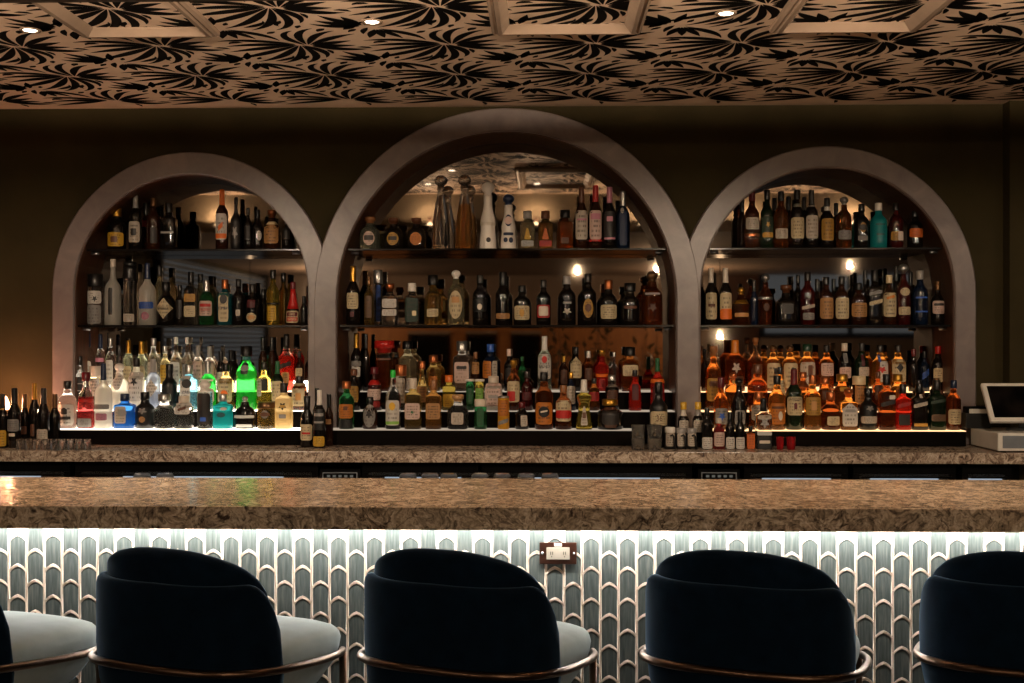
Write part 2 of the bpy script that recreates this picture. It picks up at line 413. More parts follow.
# recessed downlights
for i, (x, y, d) in enumerate(((30, 26, 'above the counter end with the wine bottles'), (372, 20, 'between the first two ceiling mouldings'), (726, 14, 'between the last two ceiling mouldings'))):
    p = px(x, y, 1.232 * F / (341.5 - y)); p.z = ZC
    t = thing('downlight', 'small round recessed downlight glowing warm, ' + d, 'ceiling light', p, group=None)
    m = MB(); m.lathe([(-.001, .042), (-.006, .040), (-.006, .030), (-.002, .027)], 24, cap0=False, cap1=False); m.build('trim_ring', M['moulding'], t)
    m = MB(); m.lathe([(-.0015, .027), (-.0045, .024), (-.0055, .012)], 20); m.build('lens', M['downled'], t)
    light('beam', 'SPOT', (0, 0, -.03), DOWN_W, (1.0, .78, .55), t, spot_size=D(112), spot_blend=.9, shadow_soft_size=.03)
# added unseen spotlights just behind the bulkhead, placed to light the bottle arches
for i, (x, k) in enumerate(((px(322, 235, 10.6).x, 1.15), (px(690, 235, 10.6).x, 1.0), (px(1005, 235, 10.6).x, .6))):
    t = thing('added_spotlight', 'unseen spotlight added on the lounge ceiling for the bottles, %s from the candle side' % ('first', 'second', 'third')[i], 'ceiling light', (x, 2.6, ZL), 0, 'added spotlights behind the bulkhead')
    m = MB(); m.box(-.06, .06, -.02, .02, -.020, 0, bev=.003); m.build('mount', M['black'], t)
    m = MB(); m.lathe([(-.05, .024), (-.046, .027), (.03, .027), (.04, .018)], 20); hd = m.build('lamp_head', M['black'], t, (0, 0, -.044)); hd.rotation_euler = (D(76), 0, 0)
    m = MB(); m.lathe([(-.0515, .022), (-.0505, .022)], 20); m.build('lens', M['downled'], hd)
    light('beam', 'SPOT', (0, 0, -.054), LAMP_W * k, (1.0, .79, .58), hd, spot_size=D(96), spot_blend=.55, shadow_soft_size=.04)
# unseen downlights added to brighten the bar top, ahead of the ones in view
for i, x in enumerate((-2.6, -1.75, -.9, -.05, .8, 1.65, 2.5)):
    t = thing('downlight', 'unseen added downlight over the bar top, %s from the candle side' % ORD0[i], 'ceiling light', (x, 3.86, ZC), 0, 'added downlights over the bar top')
    m = MB(); m.lathe([(-.001, .042), (-.006, .040), (-.006, .030), (-.002, .027)], 24, cap0=False, cap1=False); m.build('trim_ring', M['moulding'], t)
    m = MB(); m.lathe([(-.0015, .027), (-.0045, .024), (-.0055, .012)], 20); m.build('lens', M['downled'], t)
    light('beam', 'SPOT', (0, 0, -.03), BAR_W, (1.0, .78, .56), t, spot_size=D(56), spot_blend=.9, shadow_soft_size=.03)
# globe lamps on the bulkhead: middle ones mirrored, outer ones added to light the ceiling
for i, x in enumerate((218, 324, 430, 536, 642, 748, 854)):
    q = px(x, 220, 2 * YM - 3.25); t = thing('globe_sconce', 'glowing glass globe on the bulkhead facing the arches, %s from the candle side' % ORD0[i], 'wall lamp', (q.x, 3.25, 2.525), group='globe lamps on the bulkhead')
    m = MB(); m.lathe([(-.026 + .052 * k / 8, max(.002, .026 * math.sin(PI * k / 8))) for k in range(9)], 14); m.build('globe', M['globe'], t)
    m = MB(); m.tube([(0, .0, .024), (0, -.02, .045), (0, -.045, .045)], .005); m.tube([(0, -.044, .045), (0, -.0495, .045)], .026, 14); m.build('bracket', M['bronze'], t)
    m = MB(); m.lathe([(-.034, .004), (-.030, .02), (-.018, .031), (-.004, .036), (-.004, .034), (-.017, .029), (-.029, .018)], 18); m.build('added_bowl', M['bronze'], t)  # made-up bowl to go with the upward-only beam
    up = light('uplight', 'SPOT', (0, 0, .03), SCONCE_W, (1.0, .76, .54), t, spot_size=D(177), spot_blend=.06, shadow_soft_size=.011); up.rotation_euler = (PI, 0, 0)  # beam added to brighten the ceiling without reaching the wall
for i, (x, y) in enumerate(((577, 267), (657, 265), (850, 262), (250, 300), (720, 332), (322, 290), (689, 290))):  # pendants listed last are added, unseen behind the columns, to light the lounge
    Yv = 13.2 if i < 5 else 16.4; p = px(x, y, Yv); t = thing('pendant_lamp', 'glowing pendant globe mirrored %s' % ('above the oval gold label bottle, central arch', 'above the faceted decanter, central arch', 'above the tan label bottle, right arch', 'above the teal bottle, left arch', 'low above the amber bottles, right arch', 'out of sight behind the first column, added to light the lounge', 'out of sight behind the second column, added to light the lounge')[i], 'pendant lamp', (p.x, 2 * YM - Yv, p.z))
    m = MB(); m.lathe([(-.03 + .06 * k / 8, max(.002, .03 * math.sin(PI * k / 8))) for k in range(9)], 14); m.build('globe', M['globe'], t)
    m = MB(); m.tube([(0, 0, .038), (0, 0, ZL - p.z)], .004, 6); m.build('cord', M['black'], t)
    light('glow', 'POINT', (0, 0, -.045), LOUNGE_W * (1 if i < 5 else 6), (1.0, .74, .48), t, shadow_soft_size=.012)
# rear wall of the lounge: panelling, dark openings, dusk window
YV = 2 * YM - YR
def vbox(x0, x1, y0, y1, d, mat, nm, parent=None):
    a, b = px(x0, y0, YV - d), px(x1, y1, YV - d); mm = MB(); mm.box(a.x, b.x, YR + .001, YR + d, max(b.z, .0), a.z); return mm.build(nm, mat, parent)
pn = vbox(335, 690, 326, 480, .05, M['rearpanel'], 'wall_rear_panelling'); struct(pn)
for k, (a, b) in enumerate(((408, 450), (466, 497), (511, 541))):
    vbox(a, b, 334, 470, .08, M['black'], 'opening', pn); vbox(a, b, 331, 334, .12, M['moulding'], 'ledge', pn)
struct(vbox(722, 758, 240, 480, .06, M['walnut'], 'trim_13'))
w = struct(vbox(764, 932, 252, 333, .03, M['dusk'], 'window_1'))
for x in (760, 848, 930): vbox(x, x + 5, 250, 334, .07, M['black'], 'window_frame', w)
vbox(760, 935, 333, 337, .07, M['black'], 'window_frame', w)
# window with blinds on the lounge's side wall
w = MB(); w.box(XL + .001, XL + .02, -4.6, .3, 1.0, 2.5); w = struct(w.build('window_2', M['dusk']))
m = MB()
for k in range(24):
    z = 1.03 + k * .062; n = m.add([(XL + .03, -4.6, z), (XL + .07, -4.6, z + .03), (XL + .07, .3, z + .03), (XL + .03, .3, z)]); m.face((n, n + 1, n + 2, n + 3))
m.build('blind_slat', M['blind'], w)
m = MB(); m.box(XL + .001, XL + .09, -4.68, -4.6, .95, 2.55); m.box(XL + .001, XL + .09, .3, .38, .95, 2.55); m.box(XL + .001, XL + .09, -4.68, .38, .9, 1.0); m.build('window_frame', M['black'], w)
# tall plants standing in the lounge, seen in the central mirror
for i, x in enumerate((560, 600, 652)):
    p = px(x, 400, 14.2); y = 2 * YM - 14.2 - .4 * i
    t = thing('potted_plant', 'tall leafy lounge plant mirrored in the central arch, %s' % ('behind the orange-labelled rum', 'behind the red-shouldered bottle', 'beside the arch edge')[i], 'plant', (p.x, y, 0))
    m = MB(); m.lathe([(0, .14), (.36, .19), (.38, .19), (.36, .17), (.3, .16)], 18, cap1=True); m.build('pot', M['terracotta'], t)
    r2 = random.Random(i + 3); m = MB(); lf = MB()
    for s in range(7):
        a = 2 * PI * s / 7; top = Vector((.30 * math.cos(a) * r2.random(), .3 * math.sin(a) * r2.random(), 1.35 + .5 * r2.random()))
        pts = [Vector((.05 * math.cos(a), .05 * math.sin(a), .3)).lerp(top, q / 5) + Vector((.05 * math.sin(q + s), .05 * math.cos(q * 1.3 + s), 0)) for q in range(6)]
        m.tube(pts, [.012 - .0015 * q for q in range(6)], 6)
        for q in range(16):
            b = pts[2].lerp(pts[5], r2.random()) + Vector((r2.uniform(-.12, .12), r2.uniform(-.12, .12), r2.uniform(-.05, .15)))
            d = Vector((r2.uniform(-1, 1), r2.uniform(-1, 1), r2.uniform(-.3, .8))).normalized() * r2.uniform(.09, .16)
            sd = d.cross(Vector((0, 0, 1))).normalized() * .03
            n = lf.add([b, b + d * .4 + sd, b + d, b + d * .4 - sd]); lf.face((n, n + 1, n + 2, n + 3))
    m.build('stem', M['walnut'], t); lf.build('foliage', M['leaf'], t)

# ------------------------------------------------------------------ the bar
m = MB(); m.box(-4.1, 5.2, 3.46, 4.195, ZT - .0665, ZT, bev=.003)
tag(m.build('bar_countertop', M['granite']), 'thick polished brown granite bar top running across in front of the stools', 'countertop')
t = thing('tiled_bar', 'bar clad in long scalloped grey-green glazed tiles', 'bar', (0, 3.75, 0))
m = MB(); m.box(-4.1, 5.2, .012, .10, .0, ZT - .068); m.build('backing_panel', M['grout'], t)
m = MB(); pw, ph = .0566, .097; w = pw / 2 - .0006
off = px(627.5 - 9.05, 600, 3.75).x % pw - 8.9 * mpp(60, 3.75)
def tarch(q): return 0.0090 * (1 - abs(q) ** 2.6) + .0075 * (1 - abs(q))
zt = px(600, 540.5, 3.75).z
for i in range(-72, 92):
    xc = i * pw + off
    for j in range(0, 12):
        z1 = zt + .043 - j * ph - (ph / 2 if i % 2 else 0)      # shoulder height of this tile's top curve
        if z1 - ph < .02: continue
        qs = [-1, -.9, -.7, -.4, 0, .4, .7, .9, 1]; rings = []
        for d, ins, up in ((.012, 0, 0), (.003, 0, 0), (0, .0012, .0014), (.0002, .0022, .0024), (.0030, .0036, .0042), (.0012, .0080, .011)):
            top = [(xc + q * (w - ins), d, min(ZT - .0695, z1 + tarch(q) - .0010 - up)) for q in qs]
            bot = [(xc + q * (w - ins), d, min(ZT - .0695, z1 - ph + tarch(q) + .0010 + up)) for q in qs]
            rings.append(bot + top[::-1])
        n = m.add([p for r in rings for p in r]); k = 18
        for r in range(5):
            for q in range(k): m.face((n + r * k + q, n + r * k + (q + 1) % k, n + (r + 1) * k + (q + 1) % k, n + (r + 1) * k + q), 1 if r < 4 else 0, r > 2)
        b = n + 5 * k
        for q in range(8): m.face((b + q, b + q + 1, b + 16 - q, b + 17 - q))
m.build('tile_cladding', [M['tile'], M['grout']], t)
m = MB(); m.box(-4.1, 5.2, -.050, -.038, ZT - .0740, ZT - .0685)
ls = m.build('light_strip', M['ledwhite'], t); ls['label'] = 'bright white light strip under the bar top'
m = MB(); m.box(-4.1, 5.2, -.052, -.036, ZT - .0685, ZT - .0666); m.build('strip_channel', M['steel'], ls)
# outlet
p = px(558, 553, 3.75)
t = thing('power_outlet', 'white double power outlet on a bronze plate set sideways in the tiles', 'outlet', (p.x, 3.7475, p.z))
m = MB(); m.box(-.058, .058, -.005, .002, -.034, .034, bev=.0025); m.build('cover_plate', M['darkplate'], t)
m = MB(); m.box(-.036, .036, -.008, -.004, -.019, .019, bev=.001); rc = m.build('receptacle', M['ivory'], t)
for s in (-1, 1):
    m = MB(); m.lathe([(0, .0045), (.0015, .0045), (.003, .003)], 12); sc = m.build('screw', M['chrome'], t, (s * .049, -.005, 0)); sc.rotation_euler = (PI / 2, 0, 0)
    m = MB(); m.box(-.004, -.0022, -.0086, -.0078, -.004, .006); m.box(.0022, .004, -.0086, -.0078, -.004, .006); m.box(-.0015, .0015, -.0086, -.0078, -.011, -.008)
    m.build('slot', M['rubber'], rc, (s * .02, 0, 0))
m = MB(); m.box(-.012, .012, -.0075, -.004, .022, .031, bev=.001); m.build('tag', M['whiteplastic'], t)

# ------------------------------------------------------------------ stools
def stool(x, y, rz, label):
    t = thing('bar_stool', label, 'bar stool', (x, y, 0), rz, 'velvet bar stools along the bar')
    def plan(phi, A, B0, n):
        c, s = math.cos(phi), math.sin(phi); b = B0
        k = (abs(c / A) ** n + abs(s / b) ** n) ** (-1 / n); return c * k, s * k
    def shell(name, A, B, th, ztop, zbot, a0, mat, n=2.7):
        mb = MB(); rings = []; K = 44
        for i in range(K + 1):
            u = -1 + 2 * i / K; phi = -PI / 2 + u * a0
            zt_ = ztop(u); px_, py_ = plan(phi, A, B, n); nx, ny = plan(phi, A - th, B - th, n)
            o, q = Vector((px_, py_, 0)), Vector((nx, ny, 0)); mid = (o + q) / 2
            def pt(f, z, out=0): 
                v = o.lerp(q, f); tp = 1 - .10 * max(0, (.80 - z) / .14) ** 1.5 if z < .80 else 1
                return (v.x * tp, v.y * tp, z)
            zb = min(zbot, zt_ - .02)
            hgt = zt_ - zb
            ring = [pt(0, zb + hgt * f) for f in (0, .25, .5, .75, .93)] + [pt(.06, zt_ - .010), pt(.25, zt_ - .002), pt(.5, zt_), pt(.75, zt_ - .002), pt(.94, zt_ - .010)] + [pt(1, zb + hgt * f) for f in (.93, .75, .5, .25, 0)]
            rings.append(ring)
        mb.loops(rings, True, True, True); return mb.build(name, mat, t)
    def z_out(u):
        e = max(0, (abs(u) - .70) / .30); return .996 - .22 * (1 - math.sqrt(max(0, 1 - e ** 2))) - .006 * abs(u)
    def z_in(u):
        e = max(0, (abs(u) - .12) / .88); return 1.069 - .135 * (1 - math.sqrt(max(0, 1 - e * e)))
    shell('backrest_shell', .259, .261, .034, z_out, .66, D(74), M['navy'])
    shell('back_cushion', .236, .232, .055, z_in, .79, D(68), M['navy'], 2.8)
    # seat
    mb = MB(); rings = []
    for z, k in ((.655, .70), (.68, .80), (.73, .94), (.765, .985), (.79, 1.0), (.805, .985), (.815, .95), (.823, .86), (.829, .65), (.832, .35), (.833, .06)):
        ring = []
        for j in range(40):
            phi = 2 * PI * j / 40; c, s = math.cos(phi), math.sin(phi); n = 3.6
            q = (abs(c / .236) ** n + abs(s / .262) ** n) ** (-1 / n); ring.append((c * q * k, s * q * k + .062, z - .018 * max(0, s * q * k) / .25))
        rings.append(ring)
    mb.loops(rings); mb.build('seat', M['seatvelvet'], t)
    fr, K = [], 40
    for i in range(K + 1):
        phi = D(42) - (D(84) + PI) * i / K
        px_, py_ = plan(phi, .263, .266, 2.9); py_ = py_ * 1.28 if py_ > 0 else py_; fr.append((px_, py_, .800 - .055 * (py_ + .26) / .5))
    mb = MB(); mb.tube(fr, .0095, 10); mb.build('frame_rail', M['bronze'], t)
    for q in (fr[0], fr[-1], (-.13, -.12, .67), (.13, -.12, .67)):
        e = Vector((q[0] * 1.02, q[1] * 1.06, 0.004)) if q[1] > 0 else Vector((q[0] * 1.5, q[1] * 1.7, .004)); mb = MB(); mb.tube([q, Vector(q).lerp(e, .5), e], [.0105, .0095, .008], 10); lg = mb.build('leg', M['bronze'], t)
    fp = [Vector((q[0] * 1.0, q[1] * 1.03, .26)) for q in (fr[0], fr[13], fr[27], fr[-1])]
    mb = MB(); mb.tube(fp, .008, 8, closed=True); mb.build('footrest', M['bronze'], t)
    mb = MB(); mb.lathe([(.60, .05), (.62, .14), (.66, .17)], 24); mb.build('seat_base', M['black'], t)
for (x, d) in ((-39, 'cropped velvet bar stool at the picture edge, pale lit seat showing, by the wine-bottle end'),
               (215.5, 'navy velvet bar stool with broadest pale lit seat, below the bright bottles'),
               (477, 'navy velvet bar stool whose seat end sits below the power outlet'),
               (755, 'navy velvet bar stool with a sliver of pale lit seat, two before the register end'),
               (1030, 'navy velvet bar stool cut off by the picture edge, below the register')):
    p = px(x, 400, 3.0); stool(p.x, 3.0, -D(21.5), d)

# ------------------------------------------------------------------ back counter, coolers, drainboard
m = MB(); m.box(-4.15, xp - .005, 5.77, YA - .004, ZB - .053, ZB, bev=.003)
tag(m.build('back_countertop', M['granite2']), 'brown speckled granite back counter under the three bottle arches', 'countertop')
m = MB(); m.box(-4.1, xp - .01, 6.05, 6.24, 0, ZB - .055); struct(m.build('wall_counter_base', M['black']))
edges = [(-150, 70), (75, 318), (362, 478), (482, 692), (744, 848), (853, 956), (962, 1012)]
where = ('at the wine-bottle end', 'below the bright clear bottles', 'behind the row of upturned tumblers', 'below the dark rum bottles', 'below the amber whiskies, beside the control panel', 'below the black-labelled whiskies', 'under the register')
for (a, b), d in zip(edges, where):
    xa, xb = px(a, 470, 5.82).x, px(b, 470, 5.82).x
    t = thing('bottle_cooler', 'black back-bar cooler with reflecting glass door ' + d, 'fridge', ((xa + xb) / 2, 5.82, 0))
    w = (xb - xa) / 2; zc = ZB - .058
    m = MB(); m.box(-w, w, .21, .225, 0, zc); m.box(-w, -w + .02, 0.03, .21, 0, zc); m.box(w - .02, w, .03, .21, 0, zc); m.box(-w + .02, w - .02, .03, .21, zc - .02, zc); m.box(-w + .02, w - .02, .03, .21, 0, .1); m.build('cabinet', M['black'], t)
    m = MB(); m.box(-w, w, 0, .028, zc - .048, zc, bev=.002); m.box(-w, -w + .03, 0, .028, .1, zc - .048); m.box(w - .03, w, 0, .028, .1, zc - .048); m.box(-w + .03, w - .03, 0, .028, .1, .15); dr = m.build('door', M['black'], t)
    m = MB(); m.box(-w + .03, w - .03, .008, .014, .15, zc - .048); m.build('door_glass', M['clearglass'], dr)
    m = MB(); m.box(-w + .03, w - .03, -.035, -.022, zc - .066, zc - .057, bev=.004); m.build('handle', M['black'], dr)
    m = MB(); m.box(-w * .62, w * .7, .03, .05, zc - .088, zc - .074); m.build('reflection_bar', M['coolrefl'], t)  # glowing bar painted in for the window reflected in the glass
for x, d in ((340, 'under the two bottles on the first column'), (719, 'under the small amber bottles by the second column')):
    p = px(x, 474, 5.80); t = thing('control_panel', 'black control panel with pale display ' + d, 'control panel', (p.x, 5.80, p.z - .02))
    m = MB(); m.box(-.1, .1, 0, .2, .001 - (p.z - .02), .043, bev=.002); m.build('housing', M['black'], t)
    m = MB(); m.box(-.085, .085, -.002, .001, -.008, .028); f = m.build('bezel', M['greyplastic'], t)
    m = MB(); m.box(-.08, .08, -.004, -.001, -.004, .024); m.build('face', M['screen'], f)
    for k in range(5):
        m = MB(); xx = -.055 + .028 * k; m.box(xx - .008, xx + .008, -.0055, -.003, .004, .016); m.build('readout', M['display'], f)
p = px(512, 480, 4.5)
t = thing('drainboard', 'steel drainboard behind the bar holding upturned tumblers', 'drainboard', (0, 4.24, 0))
m = MB(); m.box(-3.9, 2.2, 0, .51, .93, .9495, bev=.004); m.box(-3.9, 2.2, 0, .02, .9485, .97); m.build('tray', M['steel'], t)
for lx in (-3.8, -1.8, .2, 2.1):
    for ly in (.04, .47):
        m = MB(); m.lathe([(.001, .02), (.93, .02)], 12, (lx, ly)); m.build('leg', M['steel'], t)
k = 0
for x in (142, 165, 408, 430, 449, 480, 502, 526, 550):
    p = px(x, 473.5, 4.5); k += 1; hh = p.z - .95
    tb = thing('tumbler', 'upturned tumbler behind the bar top, %s' % ('first of the pair by the wine-bottle end', 'second of the pair by the wine-bottle end', 'first of the seven before the middle stool', 'second of the seven', 'third of the seven', 'fourth of the seven', 'fifth of the seven', 'sixth of the seven', 'last of the seven, by the cooler panel')[k - 1], 'glass', (p.x, 4.5, .95), group='upturned tumblers behind the bar')
    m = MB(); m.lathe([(0, .036), (0, .039), (hh * .8, .034), (hh - .006, .031), (hh, .027)], 22, cap0=False); m.lathe([(0, .036), (hh * .8, .0315), (hh - .014, .028)], 22, cap0=False); m.build('bowl', M['clearglass'], tb)
    m = MB(); m.lathe([(hh - .0125, .0265), (hh - .003, .0262), (hh - .0008, .022)], 22); m.build('thick_base', G['iceblue'], tb)
# ------------------------------------------------------------------ shelves and lit steps
ZM, ZTOP = 1.644, 2.046
ANAME = {'L': 'arch by the candle', 'C': 'central arch', 'R': 'arch by the register'}
for k, a in ARCH.items():
    for z, nm in ((ZM, 'lower'), (ZTOP, 'upper')):
        r = a['ri'] - .005
        dz = z - a['cz']; hw = r if dz <= 0 else math.sqrt(r * r - dz * dz) - .002
        t = thing('bottle_shelf', '%s dark glass shelf of bottles in the %s' % (nm, ANAME[k]), 'shelf', (a['cx'], 6.29, z))
        m = MB(); m.box(-hw + .001, hw - .001, 0, .295, -.011, 0, bev=.0015); m.build('glass_plate', M['shelf'], t)
        for s in (-1, 1):
            m = MB(); m.tube([(s * (hw - .05), .05, -.02), (s * (hw - .01), .05, -.02)], .008, 8); m.build('shelf_pin', M['steel'], t)
STEPS = {'L': (50, 301), 'C': (326, 641), 'R': (700, 966)}
ZS = {'F': 1.107, 'D': 1.194, 'B': 1.290}
for k, (xa, xb) in STEPS.items():
    a = ARCH[k]; x0_, x1_ = px(xa, 430, 6.1).x, px(xb, 430, 6.1).x
    t = thing('bottle_riser', 'black stepped bottle riser with lit tops under the %s' % ANAME[k], 'display stand', ((x0_ + x1_) / 2, 6.1, ZB))
    w = (x1_ - x0_) / 2; cx = (x0_ + x1_) / 2; r = a['ri'] - .008; la, lb = a['cx'] - r - cx, a['cx'] + r - cx
    for (u0, u1, ya, yb, zz) in ((-w, w, 0, .143, ZS['F']), (la, lb, .156, .30, ZS['D']), (la, lb, .30, .455, ZS['B'])):
        h = zz - ZB
        m = MB(); m.box(u0, u1, ya, yb, .003, h - .0035); st = m.build('step', M['riser'], t)
        m = MB(); m.box(u0, u1, ya - .002, yb - .004, h - .0035, h); m.build('lit_top', LIT[k], st)
        if ya > 0: pass
    m = MB(); m.box(la, lb, .462, .468, ZS['B'] - ZB - .01, ZS['B'] - ZB + {'L': .05, 'C': .003, 'R': .02}[k]); m.build('back_light', BACKL if k == 'L' else LIT[k], t)

# ------------------------------------------------------------------ bottles
PROF = {
 'std': [(0, .88), (.012, 1), (.57, 1), (.63, .95), (.69, .68), (.73, .46), (.78, .38), (1, .36)],
 'wine': [(0, .9), (.01, 1), (.56, 1), (.61, .93), (.67, .68), (.73, .46), (.80, .41), (1, .40)],
 'tall': [(0, .9), (.01, 1), (.52, 1), (.59, .92), (.65, .62), (.70, .38), (.78, .30), (1, .28)],
 'sq': [(0, .95), (.01, 1), (.63, 1), (.68, .93), (.71, .58), (.75, .40), (1, .38)],
 'squat': [(0, .85), (.03, 1), (.50, 1), (.58, .95), (.66, .64), (.70, .42), (1, .38)],
 'pear': [(0, .7), (.05, .93), (.2, 1), (.35, .94), (.5, .68), (.62, .42), (.7, .31), (1, .28)],
 'flask': [(0, .75), (.06, .95), (.25, 1), (.5, .96), (.62, .72), (.69, .36), (1, .3)],
 'cyl': [(0, .95), (.01, 1), (.70, 1), (.74, .96), (.76, .88), (1, .84)],
 'cone': [(0, .95), (.012, 1), (.3, .86), (.58, .52), (.72, .34), (1, .3)],
 'deca': [(0, .92), (.01, 1), (.34, .93), (.58, .66), (.70, .44), (.77, .34), (.81, .44), (.83, .44), (1, .3)],
 'bulb': [(0, .8), (.01, .86), (.38, .86), (.5, 1), (.59, .97), (.66, .62), (.72, .38), (1, .34)],
 'grip': [(0, .95), (.01, 1), (.42, 1), (.5, .9), (.6, .86), (.68, .55), (.74, .36), (1, .34)],
 'bell': [(0, 1), (.02, 1), (.14, .97), (.30, .84), (.40, .90), (.46, .84), (.60, .56), (.68, .50), (.78, .52), (1, .5)],
 'flare': [(0, 1), (.01, 1), (.2, .86), (.5, .62), (.62, .95), (.68, .9), (.72, .42), (1, .36)],
 'can': [(0, .9), (.02, 1), (.93, 1), (1, .9)],
}
NEXP = {'sq': 5, 'grip': 2.4, 'flask': 2.6}
FLAT = {'flask': .55, 'sq': .9}
CAP0 = {'std': .84, 'wine': .75, 'tall': .88, 'sq': .80, 'squat': .80, 'pear': .84, 'flask': .82, 'cyl': .76, 'cone': .84, 'deca': .83, 'bulb': .84, 'grip': .84, 'bell': .80, 'flare': .74, 'can': .94}
def chaikin(p):
    q = [p[0]]
    for (a, b), (c, d) in zip(p, p[1:]): q += [(a * .75 + c * .25, b * .75 + d * .25), (a * .25 + c * .75, b * .25 + d * .75)]
    return q + [p[-1]]
class Surf:
    def __init__(s, kind, h, R, n=None, flat=None):
        s.h, s.R = h, R
        p = PROF[kind]; p = [p[0]] + chaikin(p[1:]) ; s.p = [(a * h, b * R) for a, b in p]
        s.n = n or NEXP.get(kind, 2.0); s.flat = flat or FLAT.get(kind, 1.0)
    def r(s, z):
        for (a, b), (c, d) in zip(s.p, s.p[1:]):
            if z <= c: return b + (d - b) * max(0, (z - a)) / max(1e-6, c - a)
        return s.p[-1][1]
    def nf(s, r):
        k = min(1, max(0, (r / s.R - .5) / .35)); return 2 + (s.n - 2) * k, 1 + (s.flat - 1) * k
    def ring(s, z, r, seg):
        n, fl = s.nf(r); out = []
        for j in range(seg):
            a = 2 * PI * (j + .5) / seg; c, q = math.cos(a), math.sin(a)
            k = (abs(c) ** n + abs(q) ** n) ** (-1 / n); out.append((r * c * k, r * q * k * fl, z))
        return out
    def front(s, x, z, off):
        r = s.r(z); n, fl = s.nf(r); a, b = r + off, r * fl + off
        return (x, -b * max(0, 1 - min(1, abs(x / a)) ** n) ** (1 / n), z)
def shape_pt(sh, a):
    c, s = math.cos(a), math.sin(a)
    if sh == 'rect': k = (abs(c) ** 9 + abs(s) ** 9) ** (-1 / 9); return c * k, s * k
    if sh in ('oval', 'round'): return c, s
    if sh == 'diamond': k = 1 / (abs(c) + abs(s)); return c * k, s * k
    if sh == 'arch':
        if s <= 0: k = (abs(c) ** 9 + abs(s) ** 9) ** (-1 / 9); return c * k, s * k
        return c, s
    if sh == 'house':
        k = (abs(c) ** 9 + abs(s) ** 9) ** (-1 / 9); x, y = c * k, s * k
        return x, (min(y, 1 - .55 * abs(x)) if y > 0 else y)
    if sh == 'diag': k = (abs(c) ** 9 + abs(s) ** 9) ** (-1 / 9); return c * k, s * k * .55 + c * k * .45
    if sh == 'star': k = .45 + .55 * (abs(((a / (2 * PI) * 5) + .25) % 1 - .5) * 2); return c * k, s * k
    if sh == 'wedge': k = (abs(c) ** 9 + abs(s) ** 9) ** (-1 / 9); x, y = c * k, s * k; return x * (.62 + .38 * (-y)), y
    return c, s
def patch(name, S, xc, zc, hw, hh, sh, off, mat, col, parent):
    mb = MB(); K = 40; rs = (0, .3, .55, .8, 1)
    n = mb.add([S.front(xc, zc, off)])
    for r in rs[1:]:
        for j in range(K):
            x, y = shape_pt(sh, 2 * PI * j / K); mb.v.append(S.front(xc + x * hw * r, zc + y * hh * r, off))
    for j in range(K): mb.face((n, n + 1 + j, n + 1 + (j + 1) % K), 0, True)
    for q in range(3):
        for j in range(K):
            b = n + 1 + q * K; mb.face((b + j, b + K + j, b + K + (j + 1) % K, b + (j + 1) % K), 0, True)
    if mat == M['label']: col = tuple(c * .70 for c in col)
    return mb.build(name, mat, parent, color=(*col, 0 if mat != M['label'] else 1))
def band(name, S, z0, z1, off, mat, col, parent, metal=0):
    mb = MB(); zs = [z0 + (z1 - z0) * k / 4 for k in range(5)]
    rings = [S.ring(z, S.r(z) + off, 20) for z in zs]
    rings = [S.ring(z0, S.r(z0) + .0001, 20)] + rings + [S.ring(z1, S.r(z1) + .0001, 20)]
    mb.loops(rings, True, False, False); return mb.build(name, mat, parent, color=(*col, metal))
def writing(txt, S, zc, height, width, off, col, parent, xc=0):
    cu = bpy.data.curves.new('lettering', 'FONT'); cu.body = txt; cu.align_x = 'CENTER'; cu.align_y = 'CENTER'; cu.size = 1; cu.resolution_u = 2
    o = bpy.data.objects.new('tmp', cu); C.objects.link(o)
    dg = bpy.context.evaluated_depsgraph_get(); me = bpy.data.meshes.new_from_object(o.evaluated_get(dg)); bpy.data.objects.remove(o)
    w = max(v.co.x for v in me.vertices) - min(v.co.x for v in me.vertices); h = max(v.co.y for v in me.vertices) - min(v.co.y for v in me.vertices)
    for v in me.vertices: v.co = S.front(xc + v.co.x / w * width, zc + v.co.y / h * height, off)
    me.materials.clear(); me.materials.append(M['ink'])
    q = bpy.data.objects.new('lettering', me); C.objects.link(q); q.parent = parent; q.color = (*col, 0); return q

COL = dict(white='ded6cc', cream='d8c39a', pale='cdbfae', pink='dcbcae', grey='8f8a86', yellow='d2a32c', gold='b98a38', tan='b98650', orange='d9691e', red='b0201a', black='0d0c0c', dark='1c1714', brown='5a3520',
           navy='15233f', blue='2c55a8', green='1d5a35', teal='1d6468', silver='b6b4b0', copper='a8623a', cork='b98c5c', wood='8a5a34', bronze='6a4e34', dgreen='12301f', ltgreen='7fae4a', wine='5a1218', pinkcap='b9788a', neon='19b83a', amber='c8741e')
def cc(n): return hx(COL[n])
METAL = {'gold': .9, 'silver': .9, 'copper': .8, 'bronze': .8}
ROWS = {   # depth, base height, wording
 'LT': (6.38, ZTOP), 'LM': (6.38, ZM), 'LF': (6.165, ZS['F']), 'LD': (6.325, ZS['D']), 'LB': (6.465, ZS['B']),
 'CT': (6.38, ZTOP), 'CM': (6.38, ZM), 'CF': (6.165, ZS['F']), 'CD': (6.325, ZS['D']), 'CB': (6.465, ZS['B']),
 'RT': (6.38, ZTOP), 'RM': (6.38, ZM), 'RF': (6.165, ZS['F']), 'RD': (6.325, ZS['D']), 'RB': (6.465, ZS['B']),
 'E': (5.93, ZB), 'P': (5.97, ZB), 'X': (5.96, ZB),
}
WORD = {'T': 'top shelf', 'M': 'middle shelf', 'F': 'front step', 'D': 'middle step', 'B': 'back step'}
SIDE = {'L': 'left arch', 'C': 'central arch', 'R': 'right arch'}
